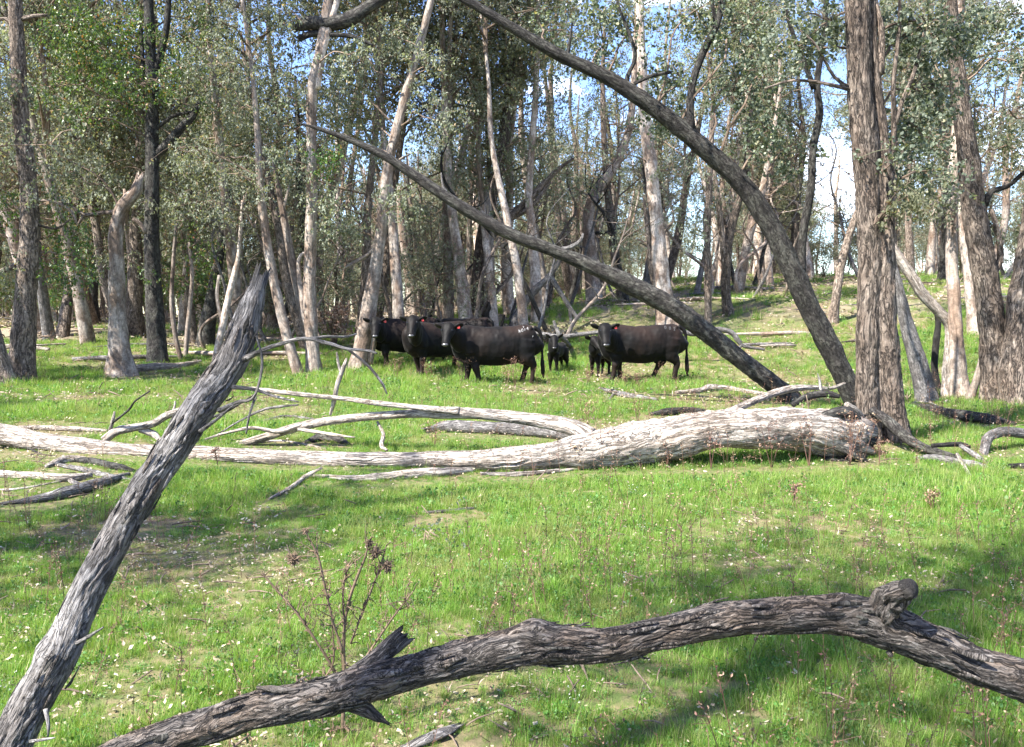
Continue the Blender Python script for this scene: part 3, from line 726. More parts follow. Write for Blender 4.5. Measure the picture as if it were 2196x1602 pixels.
G('gum_tree', 'slim smooth gum leaning slightly left above the calf', 'tree', 'smooth',
  [(1236, 640, 12), (1228, 590, 11), (1216, 520, 10), (1206, 450, 8), (1198, 400, 7), (1185, 300, 6), (1180, 150, 5)], foliage=[(1230, 300, 60, 60, 6), (1160, 250, 50, 60, 5)], seed=42, top=(1, 1.2))
G('gum_tree', 'crooked gum bending sharply right at mid height behind the long leaning dead trunk', 'tree', 'smooth',
  [(1275, 652, 17), (1270, 600, 15), (1264, 530, 14), (1262, 460, 12), (1280, 410, 11), (1312, 365, 10), (1338, 310, 9), (1350, 270, 8), (1358, 200, 7), (1365, 50, 6)],
  limbs=[['dark', (1276, 500, 4), (1300, 498, 3.5), (1330, 490, 2)]], foliage=[(1300, 260, 50, 50, 6), (1220, 400, 50, 50, 6), (1330, 420, 45, 50, 5)], seed=44, top=(4, 1.1))
G('gum_tree', 'thick pale gum with flaking bark standing behind the cow on the right', 'tree', 'white',
  [(1432, 712, 34), (1424, 650, 29), (1416, 580, 26), (1410, 500, 23), (1402, 420, 21), (1392, 330, 20), (1382, 240, 19), (1378, 160, 16), (1374, 80, 13), (1370, -60, 11), (1365, -200, 9)],
  limbs=[['dark', (1402, 560, 5), (1392, 480, 4), (1390, 420, 4), (1375, 340, 3)], ['rough', (1425, 640, 8), (1398, 590, 6), (1390, 500, 5), (1380, 420, 3)]],
  foliage=[(1340, 330, 40, 40, 4), (1460, 380, 60, 60, 7), (1480, 470, 50, 50, 5), (1330, 520, 50, 40, 4)], k=0.68, seed=46, top=(6, 1.1), seg=32, step=.07, lump=.08, flare=.3)
G('gum_tree', 'thin straight dark sapling right of the thick flaking gum', 'tree', 'rough',
  [(1519, 700, 8), (1518, 620, 8), (1517, 520, 7), (1520, 420, 7), (1524, 330, 6), (1530, 200, 4)], foliage=[(1530, 400, 40, 60, 4)], seed=48, top=(4, .8), ridge=.03)
G('gum_tree', 'forked brown gum at the foot of the slope, between the two leaning trunks', 'tree', 'rough',
  [(1562, 676, 12), (1556, 620, 10), (1558, 560, 10), (1566, 500, 9), (1582, 440, 8), (1598, 380, 7), (1610, 250, 5), (1615, 100, 4)],
  limbs=[[(1556, 580, 8), (1548, 500, 7), (1538, 420, 6), (1530, 350, 4)]], foliage=[(1600, 320, 40, 50, 5), (1560, 440, 40, 40, 3)], seed=50, top=(1, .9), ridge=.03)
G('gum_tree', 'thin dark tree leaning right into the large right-hand gum, on the slope', 'tree', 'rough',
  [(1786, 692, 11), (1794, 630, 9), (1806, 560, 9), (1826, 490, 8), (1850, 430, 7), (1872, 380, 5), (1900, 300, 4)], foliage=[(1760, 470, 40, 30, 2)], seed=52, ridge=.03)
G('gum_tree', 'grey trunk leaning left, its foot right of the large two-stemmed gum', 'tree', 'dead',
  [(1988, 862, 23), (1975, 800, 19), (1955, 730, 16), (1938, 670, 13), (1924, 610, 11), (1912, 560, 9), (1895, 480, 8)], seed=54, lump=.07)
G('dead_tree', 'twisted bleached dead stem bending sharply left between the right-hand trunks', 'dead tree', 'bleached',
  [(2030, 856, 12), (2034, 790, 12), (2040, 730, 12), (2036, 695, 12), (2008, 664, 11), (1978, 630, 11), (1950, 585, 11), (1925, 548, 10), (1910, 520, 7)], limbs=[[(1985, 640, 4), (1975, 610, 3), (1972, 595, 1)]], seed=56, lump=.1)
G('dead_tree', 'thin blackened stem standing left of the twisted bleached limb', 'dead tree', 'charred',
  [(2014, 846, 8), (2004, 790, 7), (2008, 730, 7), (2012, 690, 6), (2004, 650, 4)], seed=58)
G('gum_tree', 'slim speckled gum with a straight stem, left of the big pair at the right edge', 'tree', 'smooth',
  [(2062, 858, 20), (2055, 790, 16), (2050, 720, 14), (2046, 640, 13), (2041, 560, 12), (2041, 470, 11), (2045, 370, 11), (2052, 250, 9), (2058, 120, 8), (2062, -20, 7)],
  foliage=[(2010, 450, 30, 40, 3), (2100, 240, 40, 50, 5)], seed=60, top=(1, 1), lump=.07)
G('gum_tree', 'pale smooth-stemmed gum farther back, right of the slim speckled gum', 'tree', 'white',
  [(2094, 716, 17), (2084, 640, 13), (2074, 570, 10), (2064, 480, 8), (2060, 380, 7)], seed=62, top=(3, 1.1))
G('gum_tree', 'big rough trunk second from the right edge, curving up to the left', 'tree', 'rough',
  [(2140, 868, 42), (2134, 790, 36), (2128, 700, 33), (2116, 610, 32), (2100, 520, 31), (2086, 430, 29), (2076, 330, 26), (2060, 220, 22), (2048, 110, 19), (2036, 0, 17), (2020, -160, 14), (2005, -400, 11)],
  limbs=[['dark', (2108, 440, 9), (2125, 410, 7), (2160, 400, 5), (2196, 370, 5), (2230, 350, 3)], [(2120, 600, 9), (2145, 560, 7), (2138, 500, 6), (2125, 450, 5)]],
  foliage=[(2110, 60, 50, 50, 8, 'leaf_blue'), (2160, 330, 40, 40, 5, 'leaf_olive'), (2180, 110, 40, 40, 5, 'leaf_blue'), (2010, 300, 40, 50, 4, 'leaf_blue'), (2150, 480, 30, 30, 2)], k=0.82, seed=64, top=(0, 1), ridge=.07, seg=44, step=.05)
G('gum_tree', 'massive rough trunk cut off by the right edge of the view', 'tree', 'rough',
  [(2190, 872, 46), (2188, 800, 42), (2194, 720, 38), (2206, 630, 38), (2222, 520, 34), (2240, 380, 30), (2255, 200, 26), (2270, 0, 22), (2290, -250, 18)],
  foliage=[(2180, 30, 40, 40, 4, 'leaf_blue'), (2190, 240, 30, 30, 2, 'leaf_blue')], flare=.08, seed=66, top=(6, 1), ridge=.07, seg=44, step=.05)
G('dead_tree', 'pale thin leaning stem at the foot of the big rough trunk, on its left', 'dead tree', 'smooth',
  [(2078, 862, 10), (2094, 815, 8), (2106, 770, 7), (2116, 720, 5)], seed=68, flare=.1)
G('gum_tree', 'dark stocky trunk among thin saplings, left of the grey dead foreground pole', 'tree', 'dark',
  [(440, 742, 19), (446, 690, 16), (456, 630, 13), (466, 570, 11), (478, 500, 9), (490, 400, 7)], foliage=[(440, 560, 50, 40, 6, 'leaf_green'), (400, 600, 40, 30, 4, 'leaf_green')], seed=70, top=(4, .8))
G('gum_tree', 'orange-tinted peeling sapling close to the left of the foreground pole', 'tree', 'white',
  [(462, 782, 9), (470, 735, 8), (480, 690, 8), (492, 630, 7), (505, 580, 6), (512, 540, 4), (520, 430, 3)], limbs=[[(478, 700, 5), (466, 640, 4), (470, 590, 3)]], foliage=[(500, 470, 40, 40, 4)], seed=72)
G('gum_tree', 'very thin sapling right of the straight dark trunk', 'tree', 'smooth',
  [(388, 772, 5), (376, 720, 5), (368, 650, 4.5), (372, 560, 4), (378, 480, 3)], foliage=[(385, 470, 40, 40, 4)], seed=74, flare=.1)
G('gum_tree', 'thin pinkish sapling between the dark trunk and the peeling sapling', 'tree', 'smooth',
  [(398, 768, 5), (402, 710, 5), (408, 650, 4.5), (412, 590, 4), (405, 520, 3)], foliage=[(420, 500, 40, 40, 4, 'leaf_green')], seed=75, flare=.1)
G('tree_stump', 'pale snapped stump among fallen sticks, right of the leftmost tall gum', 'stump', 'bleached',
  [(118, 694, 10), (115, 660, 8), (111, 630, 7), (112, 610, 7)], limbs=[[(112, 622, 4), (125, 612, 3), (136, 606, 2)], [(104, 690, 4), (98, 650, 3), (95, 625, 1)]], jag=.2, seed=76)
G('tree_stump', 'charred black stump rising behind the back of the front cow', 'stump', 'charred',
  [(1052, 716, 9), (1048, 700, 9), (1043, 684, 8), (1044, 670, 5), (1049, 660, 5), (1048, 650, 3)], limbs=[[(1072, 706, 3), (1078, 690, 3), (1082, 675, 2)]], seed=78, jag=.1, flare=0.2)

# ------------------------------------------------------------------ woodland behind
SKY_GAPS = [(405, 118, 45), (630, 110, 40), (905, 270, 45), (1340, 55, 70), (1450, 110, 50), (1790, 390, 75), (2150, 200, 70), (10, 170, 60), (500, 10, 30), (1170, 200, 25), (1230, 230, 40), (1500, 350, 25), (2110, 470, 40), (720, 250, 40), (1950, 470, 25), (2000, 590, 30)]

def trunk_variant(seed, h):
    rnd = np.random.default_rng(seed)
    mb = MB()
    n = 6
    z = np.linspace(0, h, n)
    lean = rnd.normal(size=2) * 0.09
    xy = np.cumsum(rnd.normal(size=(n, 2)) * 0.16, 0) + z[:, None] * lean
    p = np.column_stack([xy - xy[0], z]); p = np.vstack([[0, 0, -0.4], p])
    r = np.concatenate([[0.21], 0.20 * (1 - 0.8 * (z / h) ** 0.9)]) * rnd.uniform(0.7, 1.25)
    C, R = tube(mb, p, r, seg=10, step=0.4, lump=0.07, seed=seed, flare=0.3)
    return mb, p, r

TRUNKS = {}
TR_R = {}
for i in range(14):
    h = [9, 11, 12, 8, 10, 13, 9.5, 7, 11, 12.5, 8.5, 10.5, 6, 13][i]
    mb, p, r = trunk_variant(200 + i, h)
    bk = ['smooth', 'rough', 'white', 'smooth', 'rough', 'white', 'dark', 'smooth', 'white', 'rough', 'smooth', 'white', 'dead', 'smooth'][i]
    TR_R[i] = float(r[1])
    TRUNKS[i] = (mb.mesh('trunk', [M[bk]]), p, h, bk)

def zone(px):
    return 'left' if px < 620 else ('centre' if px < 1180 else ('slope' if px < 1760 else 'right'))
ZTXT = {'left': 'in the shaded woodland behind the left-hand trunks', 'centre': 'in the woodland behind the cattle',
        'slope': 'on the rise behind the sunlit clearing', 'right': 'on the slope behind the large right-hand gum'}
KTXT = {'smooth': 'distant grey smooth-barked gum', 'rough': 'distant brown rough-barked gum', 'white': 'distant pale-barked gum', 'dark': 'distant dark-barked gum', 'dead': 'distant dead grey tree'}

LM = [(-200, 'left edge'), (48, 'leftmost tall gum'), (254, 'white-barked gum'), (330, 'straight dark trunk'), (455, 'dark stocky trunk'), (600, 'pale leaning gum'), (668, 'tall grey gum'), (800, 'cattle gum'), (905, 'curving dark gum'), (985, 'cream-barked gum'),
      (1048, 'broken pale pole'), (1150, 'slim gum at the clearing'), (1265, 'crooked bent gum'), (1415, 'thick flaking gum'), (1518, 'dark sapling'), (1560, 'forked brown gum'), (1700, 'arching trunk'), (1885, 'two-stemmed gum'), (1960, 'grey leaning trunk'), (2048, 'slim speckled gum'), (2110, 'big curving trunk'), (2190, 'edge trunk'), (2600, 'right edge')]
USED = {}
def between(px):
    for (a, an), (b, bn) in zip(LM[:-1], LM[1:]):
        if a <= px < b:
            if an == 'left edge': return 'left of the ' + bn
            if bn == 'right edge': return 'right of the ' + an
            return ('just right of the ' + an) if px - a < (b - a) / 2 else ('just left of the ' + bn)
    return 'outside the right edge' if px > 0 else 'outside the left edge'
def dist_word(y): return 'near' if y < 32 else ('mid-far' if y < 42 else ('far' if y < 54 else 'farthest'))
placed = []
def tree_copy(x, y, ti, ck, cz, cs, s, rz, kind_label, group, name='gum_tree', cat='tree', extra=()):
    me, p, h, bk = TRUNKS[ti]
    t = thing(name, kind_label, cat, (x, y, tz(x, y) - 0.05), group)
    t.rotation_euler = (0, 0, rz)
    o = link('trunk', me, t); o.scale = (s, s, s)
    for (k, z0, sc) in [(ck, cz, cs)] + list(extra):
        if k is None: continue
        c = link('crown', CROWNS[k], t); c['kind'] = 'stuff'
        f = z0 / h
        c.location = (float(np.interp(z0, p[:, 2], p[:, 0])) * s, float(np.interp(z0, p[:, 2], p[:, 1])) * s, z0 * s)
        c.scale = (sc, sc, sc); c.rotation_euler = (0, 0, random.uniform(0, 6.28))
    return t

def ok_gap(x, y, zlo, zhi, half):
    px = 1098 + F * x / y
    for gx, gy, gr in SKY_GAPS:
        ylo = 668 - (zhi - EYE) / y * F; yhi = 668 - (zlo - EYE) / y * F
        if abs(px - gx) < gr * .8 + half / y * F * 0.55 and ylo - 20 < gy < yhi + 10:
            return False
    return True

def p_r(ti): return TR_R[ti]
R2 = np.random.default_rng(5)
ntree = 0; tries = 0
while ntree < 165 and tries < 9000:
    tries += 1
    az = R2.uniform(-0.74, 0.74)
    y = 24 + (R2.uniform() ** 0.85) * 46
    x = az * y
    px = 1098 + F * az
    lim = 25 if px < 560 else (28 if px < 1150 else 34)
    if px > 1150 and y < lim: continue
    if y < lim: continue
    if any((x - q[0]) ** 2 + (y - q[1]) ** 2 < (1.5 + .01 * y) ** 2 for q in placed): continue
    ti = int(R2.integers(0, 14)); me, p, h, bk = TRUNKS[ti]
    s = R2.uniform(0.85, 1.2)
    ck = int(R2.choice([0, 1, 2, 3, 4, 6])); cs = R2.uniform(0.85, 1.35)
    cz = h * R2.uniform(0.18, 0.45)
    if bk == 'dead' or R2.uniform() < 0.08: ck = 'dead'
    z0 = tz(x, y) + cz * s
    if ck != 'dead' and not ok_gap(x, y, z0, z0 + 6.2 * cs, 2.3 * cs):
        if R2.uniform() < 0.75: continue
        ck = 'dead'
    extra = []
    if R2.uniform() < 0.85 and ck != 'dead' and ok_gap(x, y, z0 + 3, z0 + 9, 2.2):
        extra.append((int(R2.choice([0, 1, 3])), min(h * .95, cz + 3.5), R2.uniform(.8, 1.1)))
    placed.append((x, y)); ntree += 1
    zn = zone(px)
    k2 = bk if ck != 'dead' else 'dead'
    nm = 'gum_tree' if k2 != 'dead' else 'dead_tree'
    tree_copy(x, y, ti, ck, cz, cs, s, R2.uniform(0, 6.28), (dist_word(y) + ' ' + {'smooth': 'grey smooth', 'rough': 'brown rough', 'white': 'pale', 'dark': 'dark', 'dead': 'dead bare'}[k2] + ' ' + ('thick ' if s * p_r(ti) > .215 else 'slender ') + ('gum' if k2 != 'dead' else 'tree') + ' ' + between(px)), KTXT[k2] + 's ' + ZTXT[zn], name=nm, cat='tree' if nm == 'gum_tree' else 'dead tree', extra=extra)

k9 = 0
for px in np.concatenate([np.arange(80, 1180, 62), np.arange(1230, 2150, 105)]):
    for tr in range(30):
        y = R2.uniform(25, 36) if px < 1150 else R2.uniform(34, 44)
        p_ = px + R2.uniform(-28, 28); x = (p_ - 1098) / F * y
        if any((x - q[0]) ** 2 + (y - q[1]) ** 2 < 1.7 for q in placed): continue
        ti = int(R2.choice([5, 13, 2, 1])); me, p, h, bk = TRUNKS[ti]; s = 1.08 * (y / 30) ** .5
        zz = tz(x, y); cl = []
        for z0 in (h * .34, h * .6, h * .86):
            if ok_gap(x, y, zz + z0, zz + z0 + 5, 1.2): cl.append((int(R2.choice([0, 1, 2, 6])), z0, R2.uniform(.95, 1.25)))
        if not cl: continue
        placed.append((x, y)); k9 += 1
        tree_copy(x, y, ti, *cl[0], s * .85, R2.uniform(0, 6.28), dist_word(y) + ' tall leafy ' + {'white': 'pale', 'smooth': 'grey smooth', 'rough': 'brown rough'}[bk] + ' gum ' + between(p_), 'tall leafy gums behind the clearing', extra=cl[1:])
        break

# thin crooked dead stems that cross one another behind the cattle
CRK = {}
for k in range(8):
    rc = np.random.default_rng(600 + k); h = rc.uniform(3.5, 6.5); mb = MB()
    ln = rc.uniform(-.55, .55); z = np.linspace(0, h, 6)
    p = np.column_stack([z * ln + rc.normal(size=6) * .22 + ln * .12 * z * z / h, rc.normal(size=6) * .15, z]); p[0] = [0, 0, -.15]
    Cc, Rc = tube(mb, p, np.linspace(.075, .012, 6) * rc.uniform(.7, 1.2), seg=8, step=.2, lump=.12, wob=.5, seed=k)
    for q in range(7):
        j = int(rc.integers(len(Cc) // 3, len(Cc) - 1)); v = rc.normal(size=3); v[2] = abs(v[2]) * .8; v = unit(v) * rc.uniform(.4, 1.4)
        e = Cc[j] + v
        tube(mb, [Cc[j], Cc[j] + v * .5 + rc.normal(size=3) * .1, e], [.022, .015, .005], seg=5, step=.2, lump=.1, seed=q)
        for w_ in range(2): tube(mb, [Cc[j] + v * .6, Cc[j] + v * .6 + rc.normal(size=3) * .3], [.009, .003], seg=4, step=.2, lump=0)
    CRK[k] = mb.mesh('crooked_stem', [M[['smooth', 'dark', 'dead', 'rough'][k % 4]]])
ncr = 0
for tr in range(600):
    if ncr >= 54: break
    pxk = R2.uniform(380, 2150); dk = R2.uniform(24, 40)
    if (pxk > 1200 and dk < 31) or (pxk > 1700 and dk < 36): continue
    xk = (pxk - 1098) / F * dk
    if any((xk - q[0]) ** 2 + (dk - q[1]) ** 2 < .5 for q in placed): continue
    placed.append((xk, dk)); k = int(R2.integers(0, 8)); s = R2.uniform(.75, 1.35)
    o = link('dead_sapling', CRK[k], loc=(xk, dk, tz(xk, dk))); o.scale = (s, s, s); o.rotation_euler = (0, 0, R2.uniform(-.7, .7) + (math.pi if R2.uniform() < .5 else 0))
    tag(o, dist_word(dk) + ' thin crooked ' + ['pale', 'dark', 'grey', 'brown'][k % 4] + ' dead stem ' + between(pxk), 'dead tree', 'thin crooked dead stems behind the clearing')
    ncr += 1

# leafy saplings below the canopy
ns = 0; tries = 0
while ns < 26 and tries < 3000:
    tries += 1
    az = R2.uniform(-0.72, 0.72); y = R2.uniform(24, 52); x = az * y; px = 1098 + F * az
    if px > 1120 and y < 37: continue
    if y < 26.5: continue
    if any((x - q[0]) ** 2 + (y - q[1]) ** 2 < 1.1 for q in placed): continue
    zz = tz(x, y)
    if not ok_gap(x, y, zz + .5, zz + 4, 1.5): continue
    placed.append((x, y)); ns += 1
    ck = int(R2.choice([4, 5, 3, 1])) if px < 900 else int(R2.choice([4, 3, 1]))
    t = thing('sapling', dist_word(y) + (' bright green' if ck == 5 else (' olive' if ck == 4 else ' grey-green')) + ' young gum ' + between(px), 'sapling', (x, y, zz), ('bright green' if ck == 5 else 'grey-green') + ' saplings ' + ZTXT[zone(px)])
    s = R2.uniform(0.5, 0.9)
    o = link('trunk', TRUNKS[12][0], t); o.scale = (0.25, 0.25, 0.3 * s)
    c = link('crown', CROWNS[ck], t, loc=(0, 0, 0.7 * s)); c.scale = (s, s, s); c.rotation_euler = (0, 0, R2.uniform(0, 6)); c['kind'] = 'stuff'

# trees to the left of and behind the camera: their crowns shade the foreground
for k, (x, y, ti, ck, cz, s) in enumerate([(-9.0, 2.6, 1, 0, 4.5, 1.0), (-4.6, -3.2, 9, 4, 4.4, 1.0), (-5.4, -2.3, 13, 4, 8.6, 1.05), (-13.5, 10.0, 0, 1, 4.5, 1.0), (-17.0, 15.5, 5, 0, 5, 1.1), (11.5, 8.0, 1, 3, 6, 1.0)]):
    tree_copy(x, y, ti, ck, cz, 1.0, s, k * 1.3, ['rough-barked gum out of view left of the camera, shading the near grass', 'brown gum behind the camera to the left', 
              'tall grey gum out of view behind the camera on its left', 'grey gum out of view left of the leaning foreground pole', 'pale gum out of view beyond the left edge of the view', 'brown gum out of view beyond the right edge of the view'][k], 'gums around the viewpoint')

# ------------------------------------------------------------------ scattered stuff through geometry nodes
def src_collection(name, meshes):
    c = bpy.data.collections.new(name)
    for i, me in enumerate(meshes):
        o = bpy.data.objects.new('%s_%02d' % (name, i), me); c.objects.link(o)
    return c

def scatter(name, pts, rot, scl, idx, coll, label, cat):
    me = bpy.data.meshes.new(name)
    n = len(pts)
    me.vertices.add(n); me.vertices.foreach_set('co', np.asarray(pts, np.float32).ravel())
    for nm, ty, fld, arr in (('rot', 'FLOAT_VECTOR', 'vector', rot), ('scl', 'FLOAT_VECTOR', 'vector', scl), ('idx', 'INT', 'value', idx)):
        a = me.attributes.new(nm, ty, 'POINT')
        a.data.foreach_set(fld, np.asarray(arr, np.int32 if ty == 'INT' else np.float32).ravel())
    o = link(name, me)
    ng = bpy.data.node_groups.new(name, 'GeometryNodeTree')
    ng.interface.new_socket('Geometry', in_out='INPUT', socket_type='NodeSocketGeometry')
    ng.interface.new_socket('Geometry', in_out='OUTPUT', socket_type='NodeSocketGeometry')
    gi = ng.nodes.new('NodeGroupInput'); go = ng.nodes.new('NodeGroupOutput')
    iop = ng.nodes.new('GeometryNodeInstanceOnPoints')
    ci = ng.nodes.new('GeometryNodeCollectionInfo'); ci.inputs['Collection'].default_value = coll
    ci.inputs['Separate Children'].default_value = True; ci.inputs['Reset Children'].default_value = True
    L = ng.links.new
    L(gi.outputs[0], iop.inputs['Points']); L(ci.outputs[0], iop.inputs['Instance']); iop.inputs['Pick Instance'].default_value = True
    for nm, ty, sock in (('rot', 'FLOAT_VECTOR', 'Rotation'), ('scl', 'FLOAT_VECTOR', 'Scale'), ('idx', 'INT', 'Instance Index')):
        na = ng.nodes.new('GeometryNodeInputNamedAttribute'); na.data_type = ty; na.inputs['Name'].default_value = nm
        L(na.outputs['Attribute'], iop.inputs[sock])
    L(iop.outputs[0], go.inputs[0])
    m = o.modifiers.new('scatter', 'NODES'); m.node_group = ng
    tag(o, label, cat, kind='stuff')
    return o

# far wood: beyond the crest everything reads as one mass
def combined_tree(ti, ck, cz, cs):
    me = bpy.data.meshes.new('far_tree')
    import bmesh
    bm = bmesh.new()
    bm.from_mesh(TRUNKS[ti][0])
    for f in bm.faces: f.material_index = 0
    nf = len(bm.faces)
    tmp = CROWNS[ck].copy(); tmp.transform(Matrix.Translation((0, 0, cz)) @ Matrix.Scale(cs, 4))
    bm.from_mesh(tmp)
    for i, f in enumerate(bm.faces):
        if i >= nf: f.material_index = 1 + f.material_index
    bm.to_mesh(me); bm.free()
    me.materials.append(TRUNKS[ti][0].materials[0]); me.materials.append(CROWNS[ck].materials[0]); me.materials.append(M['twigs'])
    return me
fc = src_collection('far_tree', [combined_tree(0, 0, 2.5, 1.1), combined_tree(1, 2, 3, 1.2), combined_tree(2, 3, 3, 1.2), combined_tree(3, 1, 2, 1.1), combined_tree(7, 4, .8, 1.0)])
n = 300
az = R2.uniform(-0.8, 0.8, n); y = R2.uniform(56, 125, n); x = az * y
px = 1098 + F * az
keep = ~((np.abs(px - 1790) < 75) & (R2.uniform(size=n) < .85)) & ~((px > 2080) & (R2.uniform(size=n) < .5))
x = x[keep]; y = y[keep]; n = len(x)
sc = R2.uniform(.8, 1.2, n)
scatter('distant_wood', np.stack([x, y, terrain(x, y) - .2], 1), np.stack([x * 0, x * 0, R2.uniform(0, 6.28, n)], 1), np.stack([sc, sc, sc], 1),
        R2.integers(0, 5, n), fc, 'far-off gum woodland closing the view beyond the crest of the slope', 'woodland')

# grass and low plants -------------------------------------------------
M['grass'] = leaf_mat('green_grass', [(0.0, (0.08, 0.155, 0.024)), (0.45, (0.155, 0.285, 0.040)), (0.78, (0.24, 0.355, 0.07)), (0.90, (0.36, 0.35, 0.15)), (1.0, (0.48, 0.39, 0.25))], trans=0.45, rough=0.55, spec=0.25,
                      patch=((0.34, 0.30, 0.15), 1.3, 0.52, 0.68, 0.4))
M['forb'] = leaf_mat('green_forb', [(0.0, (0.04, 0.11, 0.018)), (0.6, (0.09, 0.19, 0.035)), (1.0, (0.17, 0.25, 0.08))], trans=0.35, rough=0.5)
M['drystalk'] = leaf_mat('dry_stalk', [(0.0, (0.12, 0.06, 0.04)), (0.5, (0.24, 0.13, 0.085)), (1.0, (0.42, 0.31, 0.20))], trans=0.15, rough=0.7)
M['litter'] = leaf_mat('pale_leaf_litter', [(0.0, (0.11, 0.065, 0.04)), (0.35, (0.22, 0.155, 0.10)), (0.75, (0.29, 0.23, 0.155)), (1.0, (0.42, 0.355, 0.27))], trans=0.12, rough=0.6)
M['petal'] = leaf_mat('white_petal', [(0.0, (0.42, 0.42, 0.36)), (1.0, (0.6, 0.6, 0.54))], trans=0.2)

# ------------------------------------------------------------------ fallen timber
LOGPTS = []
def fallen(name, label, cat, bark, pts, branches=(), seed=1, seg=20, step=0.04, ridge=0.06, lump=0.06, twist=0.0, jag0=0.0, jag1=0.0, wob=0.25, knots=(), oval=0.0, group=None, rest=.8, extra=None, ridge_n=14, cracks=0):
    def conv(pts):
        C = []; R = []
        for p in pts:
            d = p[3] if len(p) > 3 else gp(p[0], p[1] + p[2] * rest)[1]
            C.append(P(p[0], p[1], d)); R.append(p[2] * d / F)
        return np.array(C), np.array(R)
    C, R = conv(pts)
    cs_, rs_ = spline(C, R, .1)
    for c_, r_ in zip(cs_, rs_):
        if c_[2] - r_ - tz(c_[0], c_[1]) < .32: LOGPTS.append((c_[0], c_[1], r_))
    m = C[len(C) // 2]
    org = np.array([m[0], m[1], tz(m[0], m[1])])
    mb = MB()
    tube(mb, C, R, seg=seg, step=step, ridge=ridge, ridge_n=ridge_n, cracks=cracks, lump=lump, twist=twist, seed=seed, jag0=jag0, jag1=jag1, wob=wob, knots=knots, oval=oval)
    if not branches and extra is None:
        o = link(name, mb.mesh(name, [M[bark]], origin=org), loc=org)
        tag(o, label, cat, group); return o
    t = thing(name, label, cat, org, group)
    link('trunk' if 'log' in name or 'pole' in name else 'stem', mb.mesh('trunk', [M[bark]], origin=org), t)
    for k, b in enumerate(branches):
        bk = bark
        kw = {}
        if isinstance(b[0], str): bk, b = b[0], b[1:]
        if isinstance(b[-1], dict): kw, b = b[-1], b[:-1]
        c, r = conv(b); mb = MB()
        nm = kw.pop('name', 'branch')
        a = dict(seg=max(8, seg // 2), step=step, ridge=ridge, ridge_n=12, lump=lump, twist=twist, seed=seed + 3 + k, wob=wob); a.update(kw)
        tube(mb, c, r, **a)
        link(nm, mb.mesh(nm, [M[bk]], origin=org), t)
    return t, org

